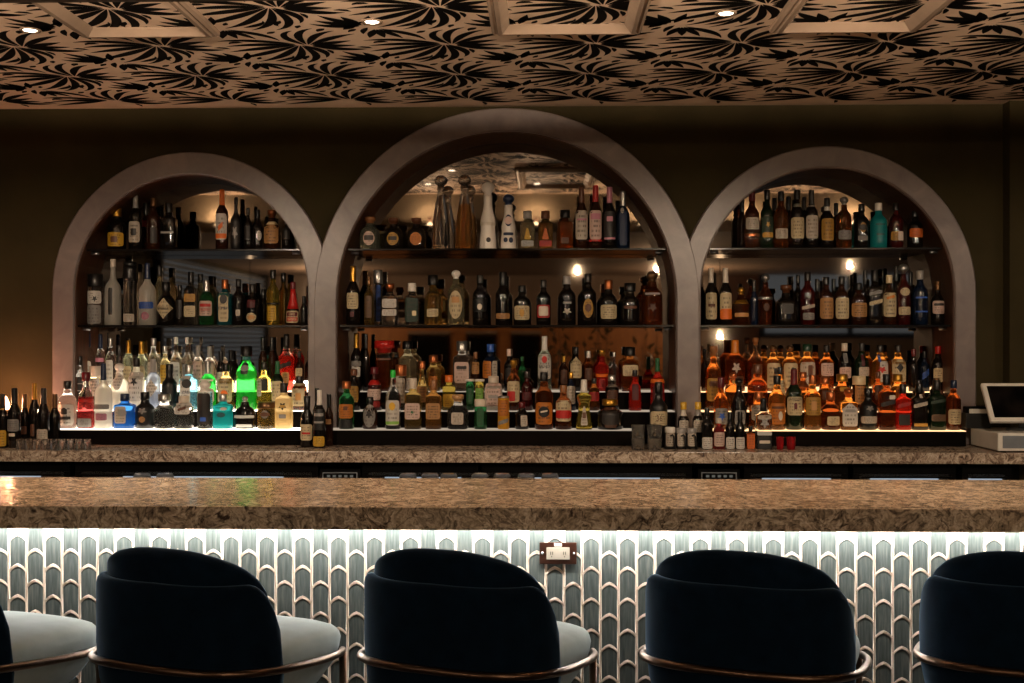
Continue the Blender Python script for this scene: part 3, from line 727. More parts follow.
GROUPW = {'E': 'wine bottles at the end of the back counter', 'P': 'bottles before the first column', 'X': 'small bottles before the second column'}
ITEMS = []
def B(row, x, w, top, kind, gl, cap='screw:black', labels=(), look='', back=0, fill=None, n=None, name=None, txt=None, flat=None, dy=0, base=None):
    ITEMS.append(dict(row=row, x=x, w=w, top=top, kind=kind, gl=gl, cap=cap, labels=labels, look=look, back=back, fill=fill, n=n, name=name, txt=txt, flat=flat, dy=dy, base=base))
# row, centre x, width, top y (all measured on the photograph), outline, glass, closure, labels (y0, y1, width share, shape, colour), look
# ---- left arch, top shelf
B('LT', 117, 18, 208, 'squat', 'dark', 'screw:gold', [(233, 247, .95, 'rect', 'yellow'), (237, 243, -.4, 'rect', 'brown')], 'squat dark bottle with wide yellow label')
B('LT', 135.5, 13, 193.5, 'std', 'dark', 'capsule:grey', [(222, 243, .9, 'rect', 'pale'), (229, 236, -.45, 'rect', 'dark'), (196, 199, 1, 'band', 'black'), (203, 205, 1, 'band', 'black')], 'tall dark bottle, striped capsule, pale label')
B('LT', 146, 9, 203, 'wine', 'dred', 'screw:black', [(221, 227, .9, 'rect', 'red')], 'slim dark bottle with small red label', 1)
B('LT', 153.5, 14, 198, 'std', 'brown', 'screw:bronze', [(228, 244, .5, 'rect', 'dark', .3)], 'dark brown bottle with dull bronze cap')
B('LT', 169, 15, 203, 'sq', 'dark', 'screw:black', [(232, 234, .9, 'rect', 'grey')], 'square-shouldered black bottle')
B('LT', 222, 12.5, 189.5, 'std', 'brown', 'capsule:orange', [(214, 240, .95, 'rect', 'white'), (222, 232, -.4, 'diag', 'orange'), (234, 239, -.9, 'rect', 'orange')], 'bottle with long orange capsule, orange and white label')
B('LT', 236, 11, 197.5, 'tall', 'black', 'screw:black', [(222, 244, .9, 'rect', 'dark'), (226, 240, -.6, 'star', 'grey')], 'slim black bottle with ornate grey pattern')
B('LT', 248, 9.5, 208, 'std', 'dark', 'screw:black', [(226, 240, .8, 'rect', 'dark')], 'plain dark bottle beside the ornate black one')
B('LT', 257.5, 12.5, 210, 'squat', 'dark', 'screw:black', [(231, 241, .42, 'round', 'white', .5)], 'dark bottle with small round white label')
B('LT', 272, 16, 210, 'squat', 'brown', 'cork:copper', [(225, 244, .95, 'rect', 'tan'), (222, 225, 1, 'band', 'cream')], 'squat brown bottle with amber label, white shoulder band')
B('LT', 287, 10, 219, 'std', 'dark', 'screw:black', [(228, 240, .8, 'rect', 'dark')], 'dark bottle half hidden at the arch edge')
# ---- left arch, middle shelf
B('LM', 95.5, 15, 274, 'cyl', 'clear', 'screw:black', [(291, 304, .98, 'rect', 'white'), (296, 302, -.35, 'star', 'black', .25), (305, 324, .98, 'rect', 'grey')], 'clear cylinder with white band above patterned grey')
B('LM', 113, 16, 259, 'tall', 'frost', 'cork:frost' if 0 else 'screw:pale', [(288, 315, .28, 'rect', 'dark')], 'frosted cream slender-necked bottle with dark script')
B('LM', 130, 13, 262, 'can', 'clear', 'wide:black', [(262, 281, 1, 'band', 'black'), (314, 322, .9, 'rect', 'pale')], 'tall clear cylinder with long black top')
B('LM', 147.5, 17, 263, 'tall', 'frost', 'capsule:navy', [(302, 309, .9, 'rect', 'blue'), (312, 320, .5, 'oval', 'pinkcap')], 'frosted bottle with blue capsule, blue and pink print')
B('LM', 159.5, 12, 265.6, 'std', 'pale', 'screw:black', [], 'pale bottle peeking from behind the diamond label', 1)
B('LM', 166, 19, 282, 'squat', 'dark', 'screw:black', [(298, 319, .98, 'diamond', 'cream')], 'black apothecary bottle with large cream diamond label', txt=[("HENDRICK'S", 307, 310, .8, 'dark')])
B('LM', 180, 10, 285, 'std', 'dark', 'screw:black', [(300, 318, .7, 'rect', 'dark')], 'narrow plain dark bottle')
B('LM', 191, 14, 272, 'sq', 'clear', 'screw:black', [(294, 302, .95, 'rect', 'gold'), (306, 317, .95, 'rect', 'cream')], 'clear bottle with gold and cream bands')
B('LM', 200.5, 12, 274, 'std', 'pale', 'screw:black', [], 'pale gold bottle half hidden behind a clear one', 1)
B('LM', 206.5, 14, 280, 'std', 'green', 'capsule:silver', [(301, 316, .95, 'rect', 'pink'), (304, 307, -.8, 'rect', 'red')], 'green bottle with silver cap, white and red label', txt=[('TANQUERAY', 308.5, 311.5, .85, 'red')])
B('LM', 225, 15, 279.5, 'sq', 'teal', 'screw:copper', [(293, 322, .72, 'rect', 'cream'), (295, 304, -.55, 'round', 'dark')], 'teal square bottle with cream label, round emblem', txt=[('BOMBAY', 307, 310, .85, 'navy')])
B('LM', 238.5, 13, 279, 'std', 'dark', 'screw:black', [(310, 316, .35, 'rect', 'pale', .15)], 'dark bottle with tiny pale label')
B('LM', 252.5, 14, 284, 'squat', 'dark', 'screw:dark', [(300, 308, .6, 'rect', 'wine'), (313, 322, .75, 'round', 'cream'), (315, 320, -.5, 'round', 'tan')], 'dark bottle with round cream seal')
B('LM', 263.5, 9, 289, 'wine', 'dark', 'screw:black', [], 'slim dark bottle beside the yellow liqueur', 1)
B('LM', 273, 13, 270, 'std', 'yellow', 'screw:black', [(303, 304.5, 1, 'band', 'dark'), (306, 321, .7, 'rect', 'yellow')], 'bright yellow liqueur bottle with black cap')
B('LM', 283.5, 11, 273, 'std', 'gold', 'screw:black', [], 'amber-yellow bottle behind the bright yellow liqueur', 1)
B('LM', 293, 16, 282, 'cone', 'brown', 'screw:wine', [(289, 309, 1, 'band', 'red'), (311, 323, .97, 'rect', 'cream'), (312.5, 316.5, -.86, 'rect', 'wine'), (317.5, 321.5, -.86, 'rect', 'red')], 'cone-shouldered bottle with red neck, two-row label', txt=[('GRAND', 313.2, 315.8, .5, 'cream'), ('MARNIER', 318.2, 320.8, .75, 'cream')])
B('LM', 304, 8, 296, 'wine', 'dark', 'screw:black', [], 'narrow dark bottle at the column edge')
# ---- left arch, front step
B('LF', 67.5, 18, 381, 'std', 'clear', 'screw:black', [(404, 425, .95, 'rect', 'white'), (407, 414, -.35, 'house', 'dark'), (416, 419, -.7, 'rect', 'dark')], 'clear bottle, black cap, big white shield label', fill=.7)
B('LF', 86, 15.5, 372, 'grip', 'pink', 'wide:wine', [(418, 427, .95, 'rect', 'grey'), (399, 402, 1, 'band', 'red')], 'ruby bottle with dark red wax cap', fill=.55)
B('LF', 103.5, 17, 363, 'tall', 'frost', 'capsule:navy', [(404, 409, .9, 'rect', 'grey'), (413, 420, .7, 'rect', 'pinkcap')], 'tall frosted bottle with navy capsule, grey print')
B('LF', 125, 19.5, 393.6, 'sq', 'blue', 'screw:navy', [(406, 423, .62, 'rect', 'pale', -.2), (409, 416, -.5, 'oval', 'grey')], 'squat bright blue bottle with white label')
B('LF', 145, 19, 392, 'squat', 'black', 'screw:black', [(407, 414, .55, 'star', 'grey'), (416, 422, .35, 'round', 'tan')], 'rounded black bottle with faint grey emblem')
B('LF', 164.5, 20, 394, 'squat', 'clear', 'wide:silver', [(405, 407, 1, 'band', 'silver')], 'squat clear decanter-shaped bottle with silver top')
B('LF', 184, 17.5, 396, 'sq', 'clear', 'wide:pale', [(402, 414, .95, 'rect', 'white'), (406, 411, -.5, 'diag', 'brown')], 'clear square bottle, frosted white shoulder label')
B('LF', 205, 15.5, 380, 'cyl', 'clear', 'ball:white', [(393, 424, .9, 'rect', 'dark'), (417, 421, -.4, 'rect', 'blue')], 'dark-labelled bottle with white ball stopper')
B('LF', 223, 18, 394, 'sq', 'turq', 'screw:silver', [(407, 410, .4, 'oval', 'pale', .3), (412, 417, .5, 'oval', 'teal')], 'square turquoise bottle with silver cap')
B('LF', 245, 22, 396, 'flask', 'dark', 'ball:silver', [(415, 418, .98, 'rect', 'silver'), (424, 427, .8, 'rect', 'silver')], 'round black flask with silver bands')
B('LF', 266.5, 18, 402, 'cyl', 'gold', 'wide:bronze', [(410, 418, .42, 'round', 'grey'), (412, 416, -.6, 'round', 'brown')], 'low amber bottle with ring ornament')
B('LF', 284, 16.5, 383, 'sq', 'frgold', 'screw:dark', [(402, 410, .5, 'star', 'dark'), (404.5, 407.5, -.4, 'round', 'gold'), (414, 418, .45, 'rect', 'grey')], 'frosted golden bottle with sun medallion')
# ---- left arch, middle step
B('LD', 80, 13, 356, 'std', 'clear', 'screw:black', [(377, 398, .9, 'rect', 'dark'), (383, 384, -.9, 'rect', 'grey'), (390, 391, -.9, 'rect', 'grey')], 'clear bottle with dark lined label')
B('LD', 96, 13, 366, 'cyl', 'pale', 'screw:pale', [(378, 396, .8, 'rect', 'white')], 'pale bottle with plain white label')
B('LD', 119.5, 17, 363, 'squat', 'frost', 'ball:white', [(372, 390, .7, 'round', 'white')], 'white frosted rounded bottle')
B('LD', 136.5, 16, 358, 'std', 'frost', 'screw:black', [(372, 401, .95, 'rect', 'white'), (377, 386, -.42, 'star', 'black')], 'white-labelled bottle with black crown mark')
B('LD', 153, 14.5, 359, 'std', 'iceblue', 'capsule:grey', [(379, 397, .9, 'diamond', 'pale')], 'icy blue bottle with pale diamond label')
B('LD', 169.5, 15.5, 364, 'squat', 'black', 'screw:black', [(385, 396, .7, 'rect', 'black')], 'matte black short-necked bottle')
B('LD', 189, 18, 364.6, 'sq', 'lblue', 'screw:silver', [(376, 404, .62, 'rect', 'white', -.2), (379, 388, -.6, 'round', 'dark')], 'light blue square bottle, white emblem label', txt=[('BOMBAY', 391, 394, .55, 'navy')])
B('LD', 208, 16, 361, 'std', 'neon', 'capsule:silver', [(379, 381, .9, 'rect', 'white'), (388, 402, .95, 'rect', 'white')], 'bright green bottle with silver cap, white label')
B('LD', 226, 16.5, 364, 'std', 'gold', 'screw:black', [(378, 402, .92, 'rect', 'cream'), (390, 397, -.45, 'round', 'orange')], 'golden bottle with orange seal on cream label')
B('LD', 246.5, 21, 346, 'std', 'neon', 'wide:black', [(362, 374, .45, 'arch', 'black'), (365, 371, -.55, 'round', 'grey'), (354, 360, 1, 'band', 'teal')], 'tall bright green bottle with teal shoulder, black emblem')
B('LD', 264, 14.5, 362, 'std', 'yellow', 'screw:dark', [(379, 391, .55, 'rect', 'black', .2), (378, 396, .4, 'rect', 'pale', -.5)], 'yellow bottle with black and pale labels')
B('LD', 277.5, 12, 361, 'std', 'dgreen', 'capsule:green', [(381, 401, .95, 'rect', 'cream')], 'dark green bottle with cream label')
B('LD', 299.5, 14.5, 376, 'sq', 'rum', 'screw:dark', [(383, 406, .95, 'rect', 'cream'), (393, 400, -.4, 'rect', 'tan')], 'brown square bottle with large cream label')
# ---- left arch, back step
B('LB', 88, 13, 332, 'std', 'clear', 'capsule:navy', [(361, 385, .8, 'rect', 'white')], 'clear bottle with navy capsule*')
B('LB', 100.5, 11, 334, 'std', 'clear', 'capsule:navy', [(358, 362, .9, 'rect', 'pinkcap')], 'clear bottle, navy capsule, pink strip')
B('LB', 110.5, 11, 338, 'std', 'clear', 'screw:silver', [(360, 385, .8, 'rect', 'white')], 'clear bottle with silver cap, white label')
B('LB', 119.5, 8, 345, 'cyl', 'clear', 'screw:dark', [(352, 380, .4, 'rect', 'dark')], 'narrow clear bottle with dark stripe')
B('LB', 128.5, 12, 340, 'wine', 'ptgreen', 'capsule:gold', [(366, 388, .8, 'rect', 'cream')], 'greenish bottle with gold capsule*')
B('LB', 141.5, 12, 341, 'wine', 'ptgreen', 'capsule:gold', [(366, 388, .8, 'rect', 'cream')], 'greenish bottle with gold capsule*')
B('LB', 153.5, 12, 338, 'std', 'clear', 'screw:silver', [(362, 384, .85, 'rect', 'pale')], 'clear bottle with silver cap, pale label')
B('LB', 165, 10, 346, 'std', 'pale', 'screw:silver', [(365, 384, .8, 'rect', 'yellow')], 'pale bottle with yellow label')
B('LB', 176, 12, 337, 'tall', 'clear', 'screw:white', [(362, 386, .85, 'rect', 'white')], 'clear slender bottle with white cap, white label')
B('LB', 187, 9.5, 337, 'tall', 'clear', 'screw:white', [(364, 384, .8, 'rect', 'grey')], 'clear slender bottle with grey label')
B('LB', 198, 11.5, 345, 'std', 'clear', 'capsule:grey', [(361, 386, .95, 'rect', 'pink')], 'grey-capped bottle with broad pinkish label*')
B('LB', 209.5, 11.5, 346, 'std', 'clear', 'capsule:grey', [(361, 386, .95, 'rect', 'pink')], 'grey-capped bottle with broad pinkish label*')
B('LB', 221, 9.5, 351, 'wine', 'dark', 'screw:black', [(372, 386, .7, 'rect', 'pale')], 'dark bottle with small pale label')
B('LB', 231, 9.5, 350, 'wine', 'dark', 'screw:black', [], 'plain dark bottle beside the tall green one')
B('LB', 263, 9.5, 337, 'wine', 'brown', 'screw:black', [], 'dark brown bottle behind the yellow ones*')
B('LB', 272, 8.5, 337, 'wine', 'brown', 'screw:black', [], 'dark brown bottle behind the yellow ones*')
B('LB', 286.5, 16, 334, 'bulb', 'red', 'capsule:dark', [(361, 369, .8, 'diag', 'dark'), (372, 386, .6, 'rect', 'tan')], 'vivid red bulb-shouldered bottle', fill=.64)
B('LB', 299.5, 9, 351, 'std', 'brown', 'screw:black', [(368, 378, .8, 'rect', 'cream')], 'brown bottle with small cream label')
# ---- central arch, top shelf
B('CT', 370, 20, 217, 'squat', 'ptgreen', 'cork:wood', [(232, 246, .6, 'round', 'pink'), (236, 241, -.5, 'rect', 'dark')], 'round greenish bottle with round pale label')
B('CT', 393.5, 18, 218, 'squat', 'dark', 'cork:brown', [(233, 246, .68, 'round', 'gold'), (237, 241, -.5, 'rect', 'dark')], 'dark round bottle with gold label, brown stopper')
B('CT', 416.5, 18.5, 218, 'squat', 'dark', 'cork:brown', [(233, 246, .66, 'round', 'amber')], 'dark square-set bottle with amber round label', n=3)
B('CT', 441, 18.5, 175, 'deca', 'clear', 'stopper:', [], 'tall clear tapering decanter with glass stopper')
B('CT', 464.5, 18.5, 174.5, 'deca', 'whisky', 'stopper:', [], 'tall tapering decanter holding amber liquor', fill=.60)
B('CT', 488, 17, 182, 'bell', 'white', 'ball:white', [(223, 226, 1, 'band', 'pale'), (238, 243, .3, 'round', 'dark', .1)], 'tall white ceramic bottle with domed top')
B('CT', 508.5, 16, 194, 'bell', 'white', 'ball:navy', [(215, 227, .62, 'oval', 'navy'), (217, 225, -.7, 'oval', 'pink'), (233, 236, .75, 'rect', 'navy'), (238, 243, .3, 'round', 'navy', -.35), (238, 243.5, .3, 'round', 'navy', .35)], 'blue-painted white ceramic bottle with dark top')
B('CT', 527.5, 14.5, 211, 'sq', 'pale', 'wide:grey', [(241, 247, .9, 'rect', 'silver'), (229, 240, .5, 'wedge', 'yellow')], 'small bottle with grey cap, silver base label')
B('CT', 545.5, 14.5, 211, 'sq', 'gold', 'wide:brown', [(241, 247, .9, 'rect', 'red'), (229, 240, .5, 'wedge', 'orange')], 'small bottle with brown cap, red base label')
B('CT', 565, 16, 210, 'sq', 'amber', 'wide:black', [(238, 244, .5, 'rect', 'brown')], 'small amber bottle with black cap')
B('CT', 581.5, 13, 187, 'wine', 'brown', 'capsule:brown', [(211, 240, .97, 'rect', 'pale'), (219, 221, -.8, 'rect', 'pinkcap')], 'bottle with brown capsule, tall pale label')
B('CT', 595.5, 13, 185.5, 'wine', 'brown', 'capsule:red', [(211, 240, .97, 'rect', 'pink'), (214, 220, -.8, 'rect', 'pinkcap'), (240, 242, 1, 'band', 'red')], 'bottle with red capsule, tall pinkish label')
B('CT', 609.5, 13, 187, 'wine', 'dark', 'capsule:pinkcap', [(212, 240, .97, 'rect', 'dark'), (217, 222, -.5, 'rect', 'pinkcap'), (238, 240, .9, 'rect', 'pinkcap')], 'dark bottle with pink capsule')
B('CT', 623, 13.5, 191, 'wine', 'navy', 'capsule:silver', [(208, 214, .35, 'round', 'pale', -.2), (212, 246, .6, 'rect', 'navy')], 'dark blue bottle with silver capsule')
# ---- central arch, middle shelf
B('CM', 353, 13.5, 266, 'wine', 'dark', 'capsule:gold', [(293, 309, .9, 'rect', 'cream'), (312, 317, .3, 'rect', 'wine')], 'dark bottle, gold capsule, cream label')
B('CM', 369, 10, 277, 'std', 'gold', 'screw:bronze', [(296, 318, .7, 'rect', 'bronze')], 'bronze-labelled narrow bottle')
B('CM', 378, 9, 270, 'cyl', 'clear', 'screw:silver', [(285, 322, .5, 'rect', 'blue', .2)], 'tall slim bottle with painted blue reflection', 1)  # blue patch paints a reflection onto the glass
B('CM', 390, 16, 283.6, 'sq', 'clear', 'cork:copper', [(299, 308, .95, 'rect', 'white'), (309.5, 316, .95, 'rect', 'white')], 'clear bottle, copper stopper, two white labels')
B('CM', 412, 14, 283, 'sq', 'clear', 'wide:white', [(298, 322, .95, 'rect', 'dgreen'), (311, 316, -.3, 'rect', 'cream', .4)], 'dark green label, chunky white cap bottle')
B('CM', 433, 17, 275, 'squat', 'gold', 'wide:black', [(309, 317, .7, 'rect', 'cream')], 'golden bottle with black cap, low cream label')
B('CM', 456, 16.5, 270, 'std', 'pale', 'ball:white', [(291, 319, .84, 'oval', 'cream'), (297, 303, -.5, 'rect', 'tan')], 'pale bottle with long oval cream label')
B('CM', 480, 15, 275, 'std', 'dark', 'screw:black', [(299, 312, .95, 'rect', 'black'), (304, 310, -.35, 'round', 'pale')], 'dark bottle with pale ball on black label')
B('CM', 503, 15, 272, 'wine', 'dark', 'screw:black', [(313.5, 319, .96, 'rect', 'tan')], 'dark bottle with low buff strip label')
B('CM', 522, 17, 285.6, 'std', 'dark', 'screw:black', [(306, 320, .92, 'rect', 'cream'), (309, 317, -.3, 'oval', 'gold')], 'short dark bottle with cream and gold label')
B('CM', 543.5, 14.5, 280, 'std', 'dark', 'screw:black', [(305, 318, .92, 'rect', 'red'), (306.5, 316, -.7, 'rect', 'pale')], 'dark bottle with red-edged white label')
B('CM', 567, 17.5, 276, 'std', 'dark', 'screw:grey', [(308, 315, .55, 'star', 'pale'), (302, 304, .5, 'rect', 'grey')], 'dark bottle with white flower emblem')
B('CM', 588, 16.5, 273.7, 'std', 'dark', 'screw:black', [(299, 318, .62, 'oval', 'gold'), (304, 312, -.4, 'oval', 'brown')], 'dark bottle with oval gold label')
B('CM', 608.5, 17.5, 280, 'squat', 'dark', 'screw:copper', [(305, 319, .95, 'rect', 'cream')], 'dark bottle, copper neck, wide cream label')
B('CM', 630, 19, 283, 'squat', 'dark', 'wide:black', [(306, 309, .7, 'rect', 'brown')], 'broad black bottle with black cap')
B('CM', 652, 21, 271, 'squat', 'rum', 'ball:bronze', [(293, 295, .8, 'rect', 'grey'), (303, 312, .4, 'star', 'brown')], 'faceted dark amber decanter with ornate stopper', n=2.6, name='decanter')
# ---- central arch, front step
B('CF', 346.5, 15.5, 381, 'std', 'green', 'wide:copper', [(404, 418, .95, 'rect', 'amber'), (406, 410, -.3, 'rect', 'brown'), (419, 428, .9, 'rect', 'black')], 'green bottle with orange-cream label')
B('CF', 370, 15, 397, 'squat', 'brown', 'screw:black', [(404, 427, .85, 'oval', 'grey'), (410, 418, -.5, 'star', 'dark')], 'brown bottle with grey oval label')
B('CF', 393, 15.5, 370, 'tall', 'clear', 'screw:neon', [(400, 425, .92, 'rect', 'white'), (402, 410, -.42, 'round', 'yellow'), (421, 424, -.9, 'rect', 'ltgreen')], 'clear bottle, green cap, white and yellow label')
B('CF', 413, 16.5, 378, 'sq', 'gold', 'screw:pale', [(403, 419, .95, 'rect', 'pink'), (410, 414, -.25, 'star', 'green')], 'pale gold bottle with square pinkish label')
B('CF', 433.5, 15.5, 380, 'sq', 'whisky', 'screw:wood', [(403, 419, .95, 'rect', 'tan')], 'amber bottle with square tan label')
B('CF', 458, 21, 394.5, 'squat', 'clear', 'cork:cork', [(412, 424, .6, 'rect', 'pale')], 'squat clear bottle with cork ball stopper', n=3)
B('CF', 480.5, 12.5, 399, 'cyl', 'green', 'wide:pale', [(408, 426, .6, 'rect', 'green')], 'emerald bottle with pale top')
B('CF', 503.5, 11.5, 396, 'can', 'orange', 'wide:silver', [(400, 416, .95, 'rect', 'amber'), (418, 425, .9, 'diag', 'grey')], 'slim orange cylindrical bottle with silver top', name='liquor_bottle')
B('CF', 522, 14, 402, 'squat', 'dark', 'screw:wine', [(415, 426, .5, 'rect', 'pale', .3)], 'low dark bottle with off-centre pale label')
B('CF', 544, 18.5, 372, 'std', 'rum', 'screw:black', [(402, 424, .92, 'rect', 'amber'), (406, 417, -.62, 'oval', 'black'), (409.5, 412.5, -.4, 'diag', 'pale')], 'dark rum bottle, orange label with black oval')
B('CF', 563.5, 16.5, 385, 'std', 'rum', 'screw:wood', [(400, 421, .95, 'rect', 'cream'), (410, 418, -.97, 'rect', 'red')], 'brown bottle, cream label with red band')
B('CF', 584, 16, 379.5, 'flare', 'yellow', 'capsule:white', [(406, 425, .62, 'wedge', 'pale'), (412, 418, -.3, 'rect', 'brown')], 'waisted yellow-green bottle with white capsule', n=3)
B('CF', 610, 26, 399, 'squat', 'dark', 'wide:gold', [(407, 427, .5, 'rect', 'brown'), (410, 424, -.7, 'rect', 'dark'), (402, 405, 1, 'band', 'gold')], 'broad dark bottle with gold shoulder')
# ---- central arch, middle step
B('CD', 354, 12.5, 369, 'std', 'dark', 'wide:brown', [(386, 402, .85, 'rect', 'gold')], 'dark bottle with olive-gold label')
B('CD', 374.5, 14.5, 367, 'grip', 'dred', 'wide:wine', [(389, 400, .95, 'rect', 'pink'), (380, 385, 1, 'band', 'red'), (401, 407, .9, 'rect', 'red')], 'wine-red bottle with red shoulder, pink label')
B('CD', 401, 11, 364.6, 'cyl', 'clear', 'screw:copper', [(378, 403, .85, 'rect', 'pale')], 'clear narrow bottle with peach cap')
B('CD', 422, 14, 361, 'pear', 'gold', 'wide:copper', [(386, 402, .8, 'rect', 'tan')], 'amber teardrop bottle with tan label')
B('CD', 449, 13, 375, 'sq', 'yellow', 'wide:orange', [(394, 407, .9, 'rect', 'yellow')], 'yellow bottle with orange cap')
B('CD', 470, 8, 379, 'can', 'green', 'screw:white', [(388, 404, .9, 'rect', 'green')], 'slim green bottle with white cap')
B('CD', 479.5, 9, 379, 'can', 'yellow', 'screw:white', [(388, 404, .9, 'rect', 'ltgreen')], 'slim yellow-green bottle with white cap')
B('CD', 493.5, 17.5, 376, 'sq', 'frost', 'wide:pale', [(382, 406, .98, 'rect', 'pink'), (395, 398, -.6, 'rect', 'grey')], 'square bottle with broad pale pink label')
B('CD', 513.5, 13.5, 360, 'std', 'rum', 'cork:gold', [(381, 402, .95, 'rect', 'cream'), (391, 401, -.6, 'rect', 'red', -.3)], 'amber bottle, gold stopper, cream and red label')
B('CD', 527, 12, 371, 'std', 'dred', 'screw:dark', [(392, 400, .8, 'rect', 'wine')], 'dark red bottle with wine-coloured label')
B('CD', 571, 10, 372, 'std', 'navy', 'screw:gold', [(386, 404, .85, 'rect', 'pale')], 'dark blue bottle with pale label')
B('CD', 594, 11, 378, 'std', 'amber', 'screw:dark', [(392, 401, .95, 'rect', 'red')], 'amber bottle with red label')
B('CD', 612, 14, 375, 'std', 'dark', 'wide:silver', [(384, 387, 1, 'band', 'silver'), (390, 402, .8, 'rect', 'brown')], 'dark bottle with silver cap, silver shoulder band')
B('CD', 635, 12.5, 370, 'grip', 'red', 'screw:dark', [(384, 400, .6, 'rect', 'wine')], 'bright red bottle with dark cap')
B('CD', 657.5, 14, 358, 'tall', 'red', 'capsule:green', [(379, 383, 1, 'band', 'orange'), (386, 402, .8, 'rect', 'wine')], 'red bottle with green neck foil')
# ---- central arch, back step
B('CB', 356.5, 13, 333, 'wine', 'dark', 'capsule:gold', [(361, 366, .9, 'rect', 'grey'), (366.5, 377, .8, 'rect', 'white')], 'dark bottle, gold capsule, white label')
B('CB', 366, 8, 334, 'wine', 'dark', 'screw:black', [], 'narrow dark bottle with black cap')
B('CB', 384.5, 16.5, 340.5, 'cyl', 'rum', 'cork:red', [(358, 360, .9, 'rect', 'brown')], 'dark red liquor with red stopper', n=3, fill=.62)
B('CB', 407.5, 18, 341, 'std', 'pale', 'wide:black', [(378, 389, .6, 'rect', 'white')], 'large pale bottle with black cap')
B('CB', 433.5, 15, 355, 'squat', 'gold', 'wide:copper', [(376, 386, .6, 'rect', 'amber')], 'golden bottle with copper cap')
B('CB', 462, 18, 341, 'sq', 'clear', 'wide:silver', [(362, 383, .85, 'rect', 'pink'), (366, 369, -.6, 'rect', 'dark')], 'clear bottle, faceted silver cap, pink-white label')
B('CB', 475.5, 9, 352, 'std', 'brown', 'screw:wood', [(362, 374, .9, 'rect', 'tan')], 'brown bottle with tan label')
B('CB', 490.5, 16.5, 344, 'std', 'navy', 'screw:blue', [(361, 378, .55, 'rect', 'amber', -.4), (361, 378, .3, 'rect', 'pale', .55)], 'dark bottle with blue cap, orange and white label')
B('CB', 509, 10, 349, 'std', 'dark', 'screw:pink', [(368, 384, .8, 'rect', 'dark')], 'dark bottle with pinkish cap')
B('CB', 522, 8, 356.6, 'tall', 'green', 'screw:green', [], 'slender teal-green bottle')
B('CB', 544.5, 14, 336, 'std', 'ptgreen', 'capsule:white', [(354, 379, .95, 'rect', 'white'), (356, 363, -.4, 'round', 'red')], 'white-labelled bottle with red roundel, white capsule', txt=[('BACARDI', 365, 368, .8, 'dark')])
B('CB', 564, 9, 356, 'std', 'brown', 'screw:gold', [(370, 384, .8, 'rect', 'brown')], 'brown bottle with gold cap')
B('CB', 576, 12.5, 347, 'std', 'dark', 'screw:dark', [(357, 378, .95, 'house', 'cream')], 'dark bottle with tall cream label')
B('CB', 588.5, 10, 351, 'std', 'rum', 'screw:white', [(368, 380, .8, 'rect', 'brown')], 'brown bottle with white cap')
B('CB', 602, 14, 350, 'bulb', 'red', 'cork:gold', [(374, 377, 1, 'band', 'orange'), (379, 388, .6, 'rect', 'red')], 'red-shouldered bottle with gold stopper')
B('CB', 614, 9, 352, 'tall', 'clear', 'screw:silver', [], 'slim clear bottle with silver cap')
B('CB', 630, 17, 347, 'sq', 'amber', 'wide:black', [(365, 376, .95, 'rect', 'cream')], 'amber square bottle with black cap, cream label')
# ---- right arch, top shelf
B('RT', 742, 9, 199.5, 'wine', 'dark', 'screw:black', [], 'plain dark bottle at the arch edge', 1)
B('RT', 752, 14.5, 191.5, 'std', 'rum', 'screw:wine', [(218, 230, .95, 'rect', 'pale'), (234, 237, 1, 'band', 'copper')], 'dark bottle with pale label above copper band')
B('RT', 767, 13, 190, 'std', 'dgreen', 'screw:black', [(217, 239, .9, 'rect', 'dgreen'), (222, 228, -.35, 'star', 'gold'), (233, 238, -.85, 'rect', 'gold')], 'green-labelled bottle with gold mark')
B('RT', 774.5, 9, 198, 'wine', 'dark', 'screw:black', [], 'plain dark bottle behind the green-labelled one', 1)
B('RT', 781, 14, 191.5, 'std', 'amber', 'screw:black', [(229, 239, .92, 'rect', 'pale')], 'amber bottle with low white label')
B('RT', 788.5, 9, 196.6, 'wine', 'dark', 'screw:black', [], 'plain dark bottle behind the amber one', 1)
B('RT', 797, 14, 190, 'std', 'dark', 'screw:black', [(218, 239, .97, 'rect', 'cream'), (204, 207, 1, 'band', 'silver')], 'dark bottle with tall cream label')
B('RT', 804, 8, 197, 'wine', 'dark', 'screw:black', [], 'plain dark bottle between the tall labels', 1)
B('RT', 811.5, 13, 190, 'std', 'dark', 'capsule:dark', [(216, 239, .97, 'rect', 'pale'), (204, 207, 1, 'band', 'silver')], 'dark bottle with tall grey-white label')
B('RT', 827, 13.5, 198, 'std', 'dark', 'screw:black', [(219, 241, .95, 'rect', 'gold'), (207, 211, 1, 'band', 'white')], 'dark bottle, gold label, white neck band')
B('RT', 836, 8, 203, 'wine', 'brown', 'screw:black', [], 'plain brown bottle behind the gold label', 1)
B('RT', 844, 15, 196.6, 'std', 'amber', 'ball:silver', [(231, 240, .9, 'rect', 'grey')], 'amber bottle with silver ball stopper')
B('RT', 861.5, 14.5, 204, 'std', 'dark', 'screw:black', [(223, 233, .45, 'round', 'gold'), (225, 231, -.6, 'round', 'dark'), (236, 241, .7, 'rect', 'grey')], 'dark bottle with gold ring emblem')
B('RT', 878.5, 16.5, 203, 'std', 'turq', 'screw:white', [(224, 226, .6, 'rect', 'teal'), (234, 236, .5, 'rect', 'teal')], 'turquoise bottle with white cap')
B('RT', 896, 14, 203, 'std', 'dred', 'screw:black', [(232, 241, .9, 'rect', 'gold'), (232, 241, -.45, 'rect', 'pale', .45)], 'dark red bottle with two-tone label')
B('RT', 915, 15, 211, 'std', 'dark', 'screw:black', [(229, 238, .92, 'rect', 'orange')], 'dark bottle with bright orange label')
